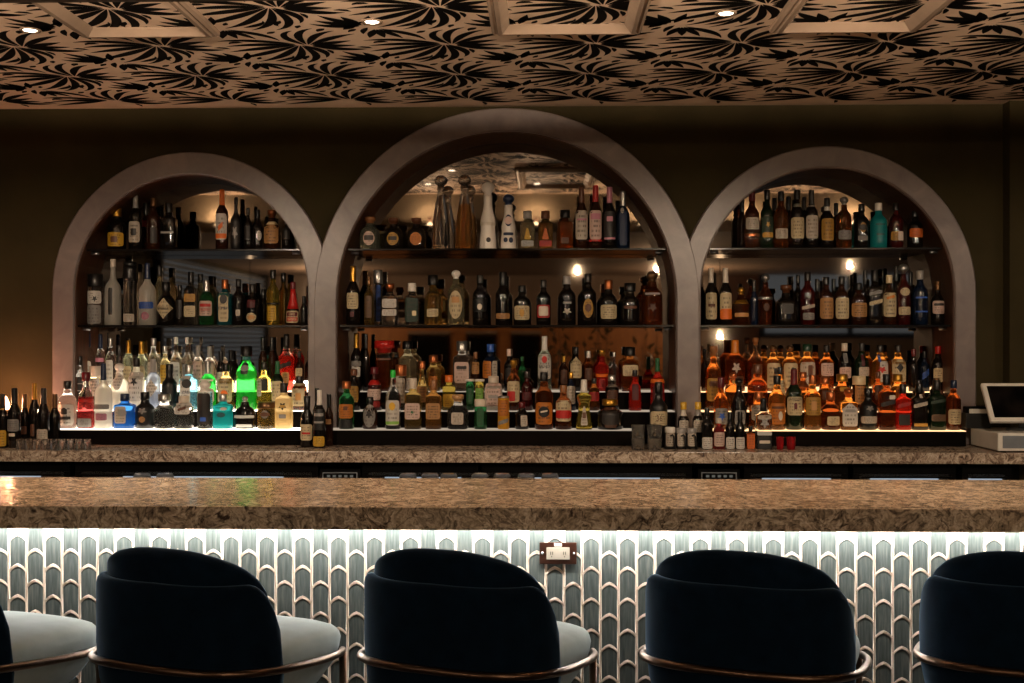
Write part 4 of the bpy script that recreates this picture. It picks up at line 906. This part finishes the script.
# ---- right arch, middle shelf
B('RM', 711, 12, 268, 'wine', 'dark', 'capsule:pale', [(293, 319.5, .97, 'rect', 'cream'), (304, 307, -.6, 'rect', 'brown')], 'white-capsuled wine-shaped bottle with tall cream label', name='liquor_bottle')
B('RM', 725.5, 12.5, 268, 'wine', 'dark', 'capsule:pale', [(293, 319.5, .97, 'rect', 'cream'), (309, 319.5, -.97, 'rect', 'orange')], 'white-capsuled bottle, cream label with orange base', name='liquor_bottle')
B('RM', 741, 16, 287, 'squat', 'rum', 'ball:gold', [(300, 304, 1, 'band', 'gold'), (313, 317, .9, 'rect', 'tan')], 'low bottle with gilded shoulders', name='decanter')
B('RM', 754, 9, 280, 'wine', 'navy', 'screw:dark', [], 'plain dark blue bottle')
B('RM', 765.5, 16, 274, 'bulb', 'rum', 'ball:silver', [(297, 300, 1, 'band', 'silver'), (303, 311, .5, 'oval', 'brown')], 'ornate bottle with silver stopper and shoulder')
B('RM', 786, 20, 285, 'squat', 'dark', 'cork:brown', [(304, 314, .6, 'rect', 'dark')], 'wide faceted dark bottle, brown stopper', n=4)
B('RM', 798, 9, 275, 'std', 'dark', 'screw:black', [], 'plain dark bottle behind the purple one', 1)
B('RM', 807.5, 15, 272, 'std', 'dred', 'screw:dark', [(304, 310, .9, 'diag', 'pale'), (313, 320, .8, 'rect', 'grey')], 'dark purple bottle with slanted white label')
B('RM', 817, 8, 279, 'wine', 'dark', 'screw:black', [], 'plain dark bottle between purple and tan labels', 1)
B('RM', 826, 14.5, 277, 'std', 'brown', 'screw:black', [(298, 319, .96, 'rect', 'tan')], 'dark bottle with large tan label')
B('RM', 833.5, 7.5, 279, 'wine', 'dark', 'screw:black', [], 'plain dark bottle between tan and cream labels', 1)
B('RM', 841.5, 14.5, 276.5, 'std', 'brown', 'screw:black', [(298, 319, .96, 'rect', 'cream')], 'dark bottle with large cream label')
B('RM', 858.5, 16.5, 283, 'std', 'brown', 'screw:black', [(303, 317, .97, 'rect', 'tan')], 'short dark bottle with low tan label')
B('RM', 865, 8, 270.5, 'wine', 'dark', 'screw:black', [], 'plain dark bottle behind the low tan label', 1)
B('RM', 874.5, 14.5, 270, 'sq', 'dark', 'screw:black', [(290, 296, .95, 'diag', 'grey'), (299, 306, .95, 'diag', 'cream')], 'square black bottle with slanted cream strips')
B('RM', 889, 14, 275, 'std', 'brown', 'screw:cream', [(293, 317, .96, 'rect', 'cream'), (295, 300, -.6, 'diag', 'amber')], 'bottle with cream capsule, large cream label')
B('RM', 896, 8, 266, 'wine', 'dark', 'screw:black', [], 'plain dark bottle behind the silver stopper', 1)
B('RM', 903.5, 13.5, 264, 'std', 'dred', 'ball:silver', [(288, 296, .75, 'oval', 'cream'), (307, 315, .92, 'rect', 'cream')], 'dark red bottle, silver stopper, two cream labels')
B('RM', 910.5, 8, 272, 'wine', 'dark', 'screw:black', [], 'plain dark bottle behind the blue one', 1)
B('RM', 920, 15.5, 270.5, 'std', 'navy', 'screw:grey', [(297, 298.5, .8, 'rect', 'blue'), (311, 312.5, .8, 'rect', 'blue')], 'dark blue bottle with thin blue lines')
B('RM', 937.5, 13, 281, 'squat', 'dark', 'screw:bronze', [(301, 314, .95, 'rect', 'pink'), (303.5, 306, -.8, 'rect', 'dark')], 'dark bottle with pale pink label, bronze cap')
# ---- right arch, front step
B('RF', 721, 14.5, 377, 'squat', 'amber', 'screw:wine', [(408, 424, .9, 'rect', 'grey'), (412, 420, -.5, 'star', 'blue')], 'round-shouldered amber bottle with silver-grey label')
B('RF', 739, 15.5, 378, 'grip', 'dark', 'ball:black', [(410, 424, .7, 'rect', 'grey'), (413, 421, -.4, 'star', 'dark')], 'dark bottle with black ball stopper')
B('RF', 758.5, 18.5, 392, 'squat', 'amber', 'screw:copper', [(405, 420, .9, 'rect', 'pale')], 'round amber bottle with pale label behind black-capped bottle')
B('RF', 777, 16.5, 375.6, 'std', 'whisky', 'screw:black', [(403, 424, .95, 'rect', 'amber'), (406, 408.5, -.8, 'rect', 'brown'), (411, 420, -.28, 'oval', 'pale', .25)], 'whisky bottle, black cap, orange label')
B('RF', 794, 16.5, 369, 'std', 'dgreen', 'capsule:wine', [(396.5, 415, .95, 'rect', 'cream'), (402, 409, -.2, 'house', 'wine')], 'dark green whiskey bottle with large cream label', txt=[('JAMESON', 397.6, 400.6, .86, 'dark')])
B('RF', 812.5, 16.5, 375, 'std', 'whisky', 'screw:copper', [(397, 415, .95, 'rect', 'gold'), (401, 410, -.35, 'rect', 'tan')], 'golden whisky bottle with gold label')
B('RF', 830.5, 18.5, 392, 'squat', 'rum', 'screw:copper', [(416, 425, .72, 'rect', 'cream', .15)], 'round brown bottle with low cream label')
B('RF', 848.5, 16.5, 389, 'sq', 'whisky', 'cork:copper', [(402, 426, .95, 'house', 'white'), (409, 412, -.6, 'rect', 'grey')], 'amber bottle with white house-shaped label')
B('RF', 868, 17.5, 388, 'squat', 'black', 'screw:black', [(416, 423, .95, 'rect', 'pale'), (405, 411, .5, 'star', 'grey')], 'black bottle with low white strip label')
B('RF', 886.5, 16, 374, 'sq', 'rum', 'screw:black', [(399, 407, .95, 'diag', 'dark'), (395, 399, .4, 'rect', 'pale', .5)], 'square amber bottle with slanted black label')
B('RF', 902.8, 14.5, 384, 'sq', 'red', 'screw:dark', [(401, 408, .95, 'diag', 'red'), (414, 425, .8, 'rect', 'dark')], 'square bottle with slanted red label')
B('RF', 919, 15.5, 383, 'sq', 'dark', 'screw:black', [(401, 408, .95, 'diag', 'pale'), (394, 398, .4, 'rect', 'pale', .2), (423, 426, .9, 'rect', 'gold')], 'square black bottle with slanted white label')
B('RF', 936.5, 16.5, 380, 'sq', 'dgreen', 'screw:dark', [(414, 421, .9, 'rect', 'bronze'), (398, 404, .95, 'diag', 'dgreen')], 'square dark green bottle with bronze label')
B('RF', 953.5, 14.5, 380, 'std', 'rum', 'screw:navy', [(409, 424, .92, 'rect', 'cream')], 'brown bottle with navy cap at the step end')
# ---- right arch, middle step
B('RD', 713.5, 15.5, 346, 'std', 'amber', 'cork:wood', [(378, 401, .95, 'rect', 'gold'), (381, 386, -.7, 'rect', 'brown')], 'tall amber bottle, wood cork, tan label')
B('RD', 733, 17, 372, 'squat', 'amber', 'ball:copper', [(378, 384, .4, 'round', 'gold')], 'round amber bottle with copper stopper')
B('RD', 757.5, 20, 364, 'squat', 'rum', 'screw:brown', [(396, 405, .6, 'rect', 'amber')], 'broad round dark amber bottle')
B('RD', 780, 11, 367, 'std', 'whisky', 'screw:dark', [(380, 396, .9, 'rect', 'cream')], 'slim amber bottle with cream label')
B('RD', 803, 13, 372, 'std', 'amber', 'wide:copper', [(381, 388, 1, 'band', 'copper')], 'amber bottle with copper shoulder band')
B('RD', 825, 14.5, 377, 'squat', 'amber', 'wide:copper', [(390, 400, .6, 'rect', 'brown')], 'low amber bottle with copper cap')
B('RD', 842, 18.5, 374, 'squat', 'amber', 'wide:gold', [(387, 391, .5, 'rect', 'gold')], 'round amber bottle with gold top')
B('RD', 859, 13.5, 376, 'cyl', 'brown', 'wide:cream', [(384, 404, .8, 'rect', 'tan')], 'brown bottle with wide cream cap')
B('RD', 878, 11, 372, 'std', 'rum', 'screw:brown', [(385, 400, .8, 'rect', 'brown')], 'slim dark amber bottle')
B('RD', 897.5, 16, 374, 'squat', 'whisky', 'wide:gold', [(388, 400, .5, 'rect', 'amber')], 'golden round bottle with gold cap')
B('RD', 918.5, 12, 380, 'std', 'dark', 'screw:black', [(390, 400, .8, 'rect', 'brown')], 'dark bottle with brown label*')
B('RD', 936.5, 13.5, 378, 'std', 'dark', 'screw:bronze', [(390, 400, .8, 'rect', 'brown')], 'dark bottle with bronze cap, brown label')
# ---- right arch, back step
B('RB', 704.5, 7, 349, 'wine', 'brown', 'screw:dark', [], 'slim brown bottle at the column edge')
B('RB', 716, 9, 344, 'std', 'clear', 'screw:pale', [], 'clear slim bottle behind the tall amber one')
B('RB', 735, 20, 340, 'std', 'rum', 'capsule:amber', [(362, 373, .5, 'star', 'pale'), (376, 386, .8, 'rect', 'brown')], 'big dark amber bottle with orange capsule, star label')
B('RB', 755.5, 15.5, 337.6, 'tall', 'rum', 'cork:wood', [(368, 384, .7, 'rect', 'brown')], 'bottle with long clear neck, wood stopper', fill=.58)
B('RB', 773, 15, 345, 'std', 'whisky', 'ball:bronze', [(363, 388, .92, 'rect', 'cream'), (368, 374, -.35, 'rect', 'dark', .3)], 'amber bottle with glass stopper and cream label*')
B('RB', 790, 16, 345, 'std', 'whisky', 'ball:bronze', [(363, 388, .92, 'rect', 'cream'), (368, 374, -.35, 'rect', 'dark', .3)], 'amber bottle with glass stopper and cream label*')
B('RB', 807, 16.5, 344, 'std', 'whisky', 'wide:dgreen', [(362, 388, .95, 'rect', 'pale'), (365, 377, -.3, 'rect', 'brown', .2)], 'bottle with dark green cap, white label')
B('RB', 826.5, 14.5, 345, 'std', 'amber', 'screw:dark', [(363, 376, .9, 'rect', 'pink')], 'amber bottle with pinkish label')
B('RB', 844.5, 13.5, 343, 'std', 'dark', 'screw:pale', [(367, 378, .9, 'rect', 'pink'), (353, 363, .5, 'rect', 'grey')], 'dark bottle with pale cap, pinkish label')
B('RB', 861.5, 14.5, 343, 'std', 'dgreen', 'screw:dark', [(367, 376, .8, 'rect', 'pale', .2), (355, 366, .25, 'rect', 'wine')], 'dark green bottle with pale label')
B('RB', 880, 16, 345, 'std', 'whisky', 'screw:dark', [(361, 382, .6, 'rect', 'white', .3), (366, 373, -.6, 'star', 'red'), (355, 362, .3, 'rect', 'blue', -.4)], 'amber bottle, white label with red figure')
B('RB', 898, 15.5, 345, 'std', 'whisky', 'screw:dark', [(359, 382, .92, 'rect', 'cream'), (363, 372, -.5, 'diamond', 'black')], 'amber bottle, cream label with black figure')
B('RB', 913.5, 10, 349, 'std', 'dark', 'screw:wine', [], 'plain dark bottle with wine-red cap')
B('RB', 924.5, 10, 351, 'std', 'navy', 'screw:black', [(368, 380, .7, 'diag', 'blue')], 'dark bottle with slanted blue label')
B('RB', 938, 13, 346, 'std', 'dark', 'screw:red', [(368, 382, .7, 'rect', 'cream', -.2)], 'dark bottle with red cap, cream label')
# ---- wine bottles at the end of the counter
B('E', 3, 11, 394, 'wine', 'dark', 'capsule:black', [(430, 446, .95, 'rect', 'yellow'), (405, 410, .7, 'rect', 'gold')], 'dark bottle with yellow label at the picture edge')
B('E', 14.5, 14.5, 388, 'wine', 'dark', 'capsule:black', [(419, 431, .95, 'rect', 'grey'), (433, 436, .5, 'rect', 'pale')], 'dark wine bottle with silver-grey label')
B('E', 24.5, 10.5, 394, 'wine', 'dark', 'capsule:bronze', [(426, 434, .8, 'rect', 'brown')], 'slim dark wine bottle with brown label', dy=.105)
B('E', 34.5, 11.5, 383, 'wine', 'dark', 'capsule:gold', [(424, 436, .4, 'rect', 'brown')], 'dark wine bottle with gold capsule', dy=.105)
B('E', 43.5, 12.5, 388, 'wine', 'dark', 'capsule:dark', [(429, 440, .92, 'rect', 'pale')], 'dark wine bottle with low white label')
B('E', 55, 10.5, 394, 'wine', 'dark', 'capsule:bronze', [], 'plain dark wine bottle touching the lit step', dy=.06)
# ---- bottles before the first column
B('P', 307, 13, 396, 'wine', 'dark', 'screw:black', [(424, 440, .95, 'rect', 'cream'), (432, 434, -.7, 'rect', 'red')], 'dark bottle with cream label', dy=.03)
B('P', 317, 9, 388, 'wine', 'dark', 'screw:black', [], 'plain dark bottle behind the white-capped one', 1)
B('P', 319.5, 12.5, 390, 'std', 'dark', 'capsule:white', [(409, 430, .9, 'rect', 'black'), (413, 416, -.8, 'rect', 'grey'), (421, 423, -.8, 'rect', 'grey'), (436, 446, .95, 'rect', 'yellow')], 'white-capped black bottle with yellow base label')
B('P', 329, 8.5, 394, 'wine', 'brown', 'screw:black', [(419, 424, .7, 'rect', 'tan')], 'narrow brown bottle touching the column', 1)
# ---- small bottles before the second column
B('X', 658.5, 18, 382, 'std', 'black', 'screw:black', [(411, 425, .98, 'rect', 'cream')], 'black bottle with large cream label behind dark tumblers', dy=.10, txt=[('36', 415, 421, .35, 'brown')])
B('X', 670, 11, 427, 'cyl', 'black', 'wide:white', [(430, 446, .85, 'rect', 'pale')], 'small white-capped dasher bottle', name='dasher_bottle')
B('X', 681, 10.5, 428, 'cyl', 'black', 'wide:grey', [(431, 446, .85, 'rect', 'pale')], 'small grey-capped dasher bottle*', name='dasher_bottle')
B('X', 691.5, 10.5, 428, 'cyl', 'black', 'wide:grey', [(431, 446, .85, 'rect', 'pale')], 'small grey-capped dasher bottle*', name='dasher_bottle')
B('X', 683.5, 11, 402, 'std', 'dark', 'wide:yellow', [(409, 416, 1, 'band', 'pale'), (420, 432, .9, 'rect', 'pale')], 'yellow-capped bitters bottle*', 1, name='bitters_bottle')
B('X', 698, 11, 402, 'std', 'dark', 'wide:yellow', [(409, 416, 1, 'band', 'grey'), (420, 432, .9, 'rect', 'pale')], 'yellow-capped bitters bottle*', 1, name='bitters_bottle')
B('X', 707, 11.5, 408, 'std', 'dark', 'screw:black', [(437, 449, .95, 'rect', 'white')], 'dark bottle with white base label*')
B('X', 719, 11.5, 418, 'std', 'pink', 'screw:pale', [(432, 446, .95, 'rect', 'pink')], 'pinkish bottle with pale label')
B('X', 730, 9.5, 412, 'wine', 'dark', 'screw:black', [(437, 449, .95, 'rect', 'white')], 'dark bottle with white base label*')
B('X', 740, 9.5, 412, 'wine', 'dark', 'screw:black', [(437, 449, .95, 'rect', 'white')], 'dark bottle with white base label*')
B('X', 750.5, 8.5, 426, 'sq', 'amber', 'screw:black', [(433, 449, .95, 'rect', 'orange')], 'small bottle with orange-brown label')
B('X', 763.5, 16, 398, 'sq', 'clear', 'capsule:black', [(417, 428, .6, 'star', 'silver'), (431, 435, .95, 'rect', 'silver'), (436, 449, .95, 'rect', 'black'), (440, 443, -.7, 'rect', 'pale')], 'black-capped clear bottle with star, black base label')
ORD = ['', 'first', 'second', 'third', 'fourth', 'fifth', 'sixth', 'seventh', 'eighth', 'ninth', 'tenth', 'eleventh', 'twelfth', 'thirteenth', 'fourteenth', 'fifteenth', 'sixteenth', 'seventeenth', 'eighteenth', 'nineteenth', 'twentieth', 'twenty-first', 'twenty-second', 'twenty-third', 'twenty-fourth', 'twenty-fifth', 'twenty-sixth', 'twenty-seventh']
byrow = {}
for it in ITEMS: byrow.setdefault(it['row'], []).append(it)
for row, its in byrow.items():
    Y, z = ROWS[row]
    its.sort(key=lambda i: i['x'])
    for it in its:
        it['Y'] = Y + (.115 if it['back'] else 0) + it['dy']
        it['P'] = px(it['x'], 400, it['Y']); it['R'] = it['w'] / 2 * mpp(it['x'], it['Y'])
    for b in (0, 1):                                     # neighbours of one line must not run into each other
        ln = [i for i in its if bool(i['back']) == bool(b)]
        for p, q in zip(ln, ln[1:]):
            gap = q['P'].x - p['P'].x; s = p['R'] + q['R']
            if s > gap - .001 and abs(p['Y'] - q['Y']) < .05: f = (gap - .001) / s; p['R'] *= f; q['R'] *= f
    looks = {}
    for it in its: looks[it['look'].strip('*')] = looks.get(it['look'].strip('*'), 0) + 1
    for i, it in enumerate(its):
        lk = it['look'].strip('*')
        if row in GROUPW: where, g = {'E': ', back counter beside the candle', 'P': ', before the first column', 'X': ', before the second column'}[row], GROUPW[row]
        else: where, g = ', %s, %s' % (WORD[row[1]], SIDE[row[0]]), 'bottles on the %s of the %s' % (WORD[row[1]], SIDE[row[0]])
        if it['look'].endswith('*') or looks[lk] > 1: where += ', ' + ORD[i + 1] + ' from left'
        it['label'] = lk + where; it['group'] = g
        if len(it['label'].split()) > 16: print('LONG', len(it['label'].split()), it['label'])
def make(it):
    Y = it['Y']; z0 = ROWS[it['row']][1] if it['base'] is None else it['base']; zt_ = px(it['x'], it['top'], Y).z; h = zt_ - z0 - .0005; R = it['R']
    kind = it['kind']; S = Surf(kind, h, R, it['n'], it['flat'])
    nm = it['name'] or {'deca': 'decanter', 'wine': 'wine_bottle', 'bell': 'ceramic_bottle'}.get(kind, 'liquor_bottle')
    cat = {'decanter': 'decanter', 'wine_bottle': 'bottle', 'tumbler': 'glass', 'shot_glass': 'glass'}.get(nm, 'bottle')
    t = thing(nm, it['label'], cat, (it['P'].x, Y, z0 + .0005), 0, it['group'])
    cs, _, ccol = it['cap'].partition(':'); c0 = CAP0[kind]
    if cs == 'capsule': c0 = min(c0, .74)
    if cs in ('ball', 'stopper'): c0 = min(c0, .84)
    if cs == 'none': c0 = 1.0
    zc = c0 * h
    prof = [(z, r) for z, r in S.p if z < zc - .002] + [(zc, S.r(zc))]
    seg = 24
    rings = [S.ring(z, r, seg) for z, r in prof]
    # punt under the base
    rings = [S.ring(.004, S.R * .45, seg)] + [S.ring(0, S.p[0][1] * .92, seg)] + rings
    mb = MB(); mats = [G[it['gl']]]; mi = 0
    if it['fill']:
        mats.append(G['clear']); fz = it['fill'] * h
        mi = lambda i: 0 if rings[min(i + 1, len(rings) - 1)][0][2] <= fz + 1e-5 else 1
        for k in range(2, len(rings) - 1):
            if rings[k][0][2] < fz - .001 and rings[k + 1][0][2] > fz + .001:
                rings.insert(k + 1, S.ring(fz, S.r(fz), seg)); break
    mb.loops(rings, True, True, True, mi=mi); body = mb.build('glass_body' if it['gl'] != 'white' else 'ceramic_body', mats, t)
    rn = S.r(zc); col = cc(ccol) if ccol else (0, 0, 0); mt = METAL.get(ccol, 0)
    mb = MB(); e = h - zc
    if cs == 'screw': r = rn * 1.12 + .0006; mb.lathe([(zc - .002, r * .98), (zc, r), (h - .003, r), (h - .0008, r * .93), (h, r * .8)], 16)
    elif cs == 'wide': r = min(max(rn * 1.5, R * .46), R * .97); mb.lathe([(zc - .001, r * .98), (zc + .002, r), (h - .003, r), (h, r * .85)], 16)
    elif cs == 'cork': r = rn * 1.05; mb.lathe([(zc - .001, r * .9), (zc + e * .35, r * .95), (zc + e * .36, r * 1.3), (h - .002, r * 1.3), (h, r * 1.1)], 16)
    elif cs == 'capsule':
        pr = [(zc - .001, rn + .0002)] + [(z, r + .0008) for z, r in S.p if z > zc + .001 and z < h - .004] + [(h - .003, S.r(h) + .0008), (h, S.r(h) * .85)]
        mb.lathe(pr, 16)
    elif cs in ('ball', 'stopper'):
        rb = e * .52; rb = min(rb, R * .75)
        mb.lathe([(zc - .001, rn * .9), (zc + e * .12, rn * .8)] + [(zc + e * .1 + (e * .9) * (1 - math.cos(PI * (.18 + .82 * k / 7))) / 2, max(.0012, rb * math.sin(PI * (.18 + .82 * k / 7)))) for k in range(8)], 16)
    if cs != 'none':
        cm = M['cap'] if cs != 'stopper' else G['clear']
        mb.build({'stopper': 'stopper', 'cork': 'cork', 'capsule': 'foil_capsule', 'ball': 'stopper'}.get(cs, 'cap'), cm, t, color=(*col, mt))
    pxm = lambda y: px(it['x'], y, Y).z - z0
    last = None
    for lb in it['labels']:
        y0, y1, wf, sh, col = lb[:5]; xo = lb[5] if len(lb) > 5 else 0
        za, zb = pxm(y1), pxm(y0); za = max(za, .002); zb = min(zb, zc - .001)
        if zb - za < .002: continue
        if sh == 'band':
            last = band('label_band' if (zb - za) > .02 else 'neck_band', S, za, zb, .0007, M['cap'], cc(col), t, METAL.get(col, 0)); continue
        if sh == '+':        # an emblem lying on the last label
            continue
        rm = S.r((za + zb) / 2); sub = wf < 0
        hw = abs(wf) * .95 * rm
        if sub and last is not None: last_o = patch('emblem', S, xo * rm, (za + zb) / 2, hw, (zb - za) / 2, sh, .0014 + .0004 * it['labels'].index(lb), M['ink'], cc(col), last)
        else: last = patch('label', S, xo * rm, (za + zb) / 2, hw, (zb - za) / 2, sh, .0007 + .0004 * it['labels'].index(lb), M['label'] if (zb - za) > .022 and col not in ('black', 'dark', 'navy') else M['ink'], cc(col), t)
    if it['txt'] and last is not None:
        for s_, y0, y1, wf, col in it['txt']:
            za, zb = pxm(y1), pxm(y0); rm = S.r((za + zb) / 2)
            writing(s_, S, (za + zb) / 2, zb - za, wf * rm * 1.9, .0032, cc(col), last)
    return t
for it in ITEMS: make(it)
# ------------------------------------------------------------------ glassware and the register on the back counter
def cup(name, label, x, y0, y1, w, Y, z, mat, group, flip=False):
    hh = px(x, y0, Y).z - z; r = w / 2 * mpp(x, Y); p = px(x, 400, Y)
    t = thing(name, label, 'glass', (p.x, Y, z + .0005), 0, group)
    prof_o = [(0, r * .84), (hh * .1, r * .88), (hh, r)]; th = min(.0022, r * .15)
    if flip: prof_o = [(0, r), (hh * .9, r * .88), (hh, r * .84)]
    m = MB()
    rings = []
    for z_, rr in prof_o: rings.append([(rr * (1 + .035 * (k % 2)) * math.cos(2 * PI * k / 24), rr * (1 + .035 * (k % 2)) * math.sin(2 * PI * k / 24), z_) for k in range(24)])
    if not flip:
        inn = [(hh, r - th), (hh * .16, r * .88 - th), (hh * .15, r * .4)]
        for z_, rr in inn: rings.append([(rr * math.cos(2 * PI * k / 24), rr * math.sin(2 * PI * k / 24), z_) for k in range(24)])
        m.loops(rings)
    else:
        inn = [(0, r - th), (hh * .85, r * .88 - th), (hh * .86, r * .4)]
        m2 = [[(rr * math.cos(2 * PI * k / 24), rr * math.sin(2 * PI * k / 24), z_) for k in range(24)] for z_, rr in inn][::-1]
        m.loops(m2 + rings)
    m.build('bowl', mat, t); return t
names9 = ['first', 'second', 'third', 'fourth', 'fifth', 'sixth', 'seventh', 'eighth', 'ninth']
for k in range(9):
    cup('shot_glass', 'small ribbed clear glass upturned before the wine bottles, %s from the picture edge' % names9[k], 20 + 8.4 * k, 439, 450, 7.8, 5.83, ZB, M['clearglass'], 'row of ribbed glasses by the wine bottles', True)
for k, (x, w) in enumerate(((638, 13.5), (654.5, 15))):
    d = ('narrower stack', 'wider stack')[k]
    zz = px(x, 438, 5.88).z
    cup('tumbler', 'dark ribbed tumbler, lower of the %s before the red bottles' % d, x, 438.5, 451, w, 5.88, ZB, M['clearglass'], 'stacked tumblers before the second column')
    cup('tumbler', 'dark ribbed tumbler, upper of the %s before the red bottles' % d, x, 425, 438, w, 5.88, zz, M['clearglass'], 'stacked tumblers before the second column')
G['redglass'] = glass('red_glass', (.75, .04, .05), .03, .35)
for x, w, d in ((780, 7.5, 'narrower'), (791, 9, 'wider')):
    cup('shot_glass', 'little red glass on the back counter, the %s of two beside the starred bottle' % d, x, 437, 449.5, w, 5.93, ZB, G['redglass'], 'two little red glasses')
# curved black pourer spouts on the dasher bottles
for o in [o for o in bpy.data.objects if o.name.startswith('dasher_bottle')]:
    m = MB(); r = .026; m.tube([(.0, -.027, .065), (.008, -.036, .072), (.014, -.04, .062), (.017, -.041, .035), (.018, -.041, .001)], .0045, 8); m.build('handle', M['rubber'], o)
# candle at the counter end
p = px(6, 403, 6.10)
t = thing('candle_lamp', 'small glowing candle lamp behind the wine bottles at the picture edge', 'lamp', (p.x, 6.10, ZB + .0005))
m = MB(); m.lathe([(0, .05), (.01, .05), (.016, .012), (p.z - ZB - .05, .010), (p.z - ZB - .045, .022), (p.z - ZB - .035, .022)], 18); m.build('stand', M['bronze'], t)
m = MB(); zz = p.z - ZB; m.lathe([(zz - .034, .012), (zz - .02, .017), (zz, .016), (zz + .02, .009), (zz + .034, .002)], 14); m.build('flame', M['flame'], t)
light('candle_light', 'POINT', (0, 0, p.z - ZB), CANDLE_W, (1.0, .42, .22), t, shadow_soft_size=.03)
# register
xl = px(998, 440, 5.80).x; zt_ = px(998, 433, 5.80).z
t = thing('cash_register', 'white register with tilted black touch screen on a cash drawer', 'register', (xl, 5.80, ZB + .0005))
h = zt_ - ZB
m = MB(); m.box(0, .43, 0, .37, .006, h, bev=.006); dr = m.build('cash_drawer', M['whiteplastic'], t)
m = MB(); m.box(.022, .41, -.004, .004, .020, h - .014, bev=.002); m.build('drawer_front', M['greyplastic'], dr)
for q in (.04, .39):
    for v in (.04, .33):
        m = MB(); m.lathe([(0, .014), (.007, .016)], 12, (q, v)); m.build('foot', M['rubber'], dr)
a, b, cnr = px(982.5, 383, 5.93), px(993, 421.5, 5.80), None
L = math.hypot(5.93 - 5.80, a.z - b.z); ang = math.atan2(5.93 - 5.80, a.z - b.z)
sc = bpy.data.objects.new('touch_screen', None)
m = MB(); m.box(-.006, .38, 0, .022, 0, L, bev=.006); sb = m.build('screen_case', M['whiteplastic'], t, ((a.x + b.x) / 2 - xl, 0.005, b.z - ZB)); sb.rotation_euler = (-ang, 0, 0)
bpy.data.objects.remove(sc)
m = MB(); m.box(.016, .36, -.002, .002, .022, L - .02); m.build('screen', M['screen'], sb)
m = MB(); m.tube([(.19, .11, b.z - ZB + .05), (.19, .17, .16), (.19, .20, h + .004)], .016, 12); m.lathe([(h - .001, .075), (h + .008, .07), (h + .012, .03)], 24, (.19, .20)); m.build('stand', M['greyplastic'], t)
pa, pb = px(966, 420, 6.09), px(991, 407, 6.09)
t = thing('receipt_printer', 'small black printer behind the register screen', 'printer', ((pa.x + pb.x) / 2, 6.09, ZB + h + .0007))
w2, h2 = (pb.x - pa.x) / 2, pb.z - ZB - h
m = MB(); m.box(-w2, w2, 0, .075, 0, h2 * .7, bev=.004); m.build('housing', M['rubber'], t)
m = MB(); m.box(-w2 * .9, w2 * .9, .01, .07, h2 * .7, h2, bev=.006); m.build('lid', M['black'], t)
m = MB(); m.box(-w2 * .7, w2 * .7, .003, .008, h2 * .6, h2 * .9); m.build('paper', M['whiteplastic'], t)
# ------------------------------------------------------------------ world and output look
w = bpy.data.worlds.new('world'); SC.world = w; w.use_nodes = True
w.node_tree.nodes['Background'].inputs[0].default_value = (.55, .62, .75, 1); w.node_tree.nodes['Background'].inputs[1].default_value = .02
SC.view_settings.view_transform = 'Standard'; SC.view_settings.look = 'None'; SC.view_settings.gamma = 1; SC.view_settings.exposure = EXPO
SC.view_settings.use_curve_mapping = False
cy = SC.cycles
cy.max_bounces = 14; cy.transmission_bounces = 12; cy.transparent_max_bounces = 8; cy.diffuse_bounces = 4; cy.glossy_bounces = 5
cy.caustics_refractive = True; cy.caustics_reflective = False; cy.blur_glossy = .6; cy.sample_clamp_indirect = 4; cy.sample_clamp_direct = 0
cy.use_denoising = True
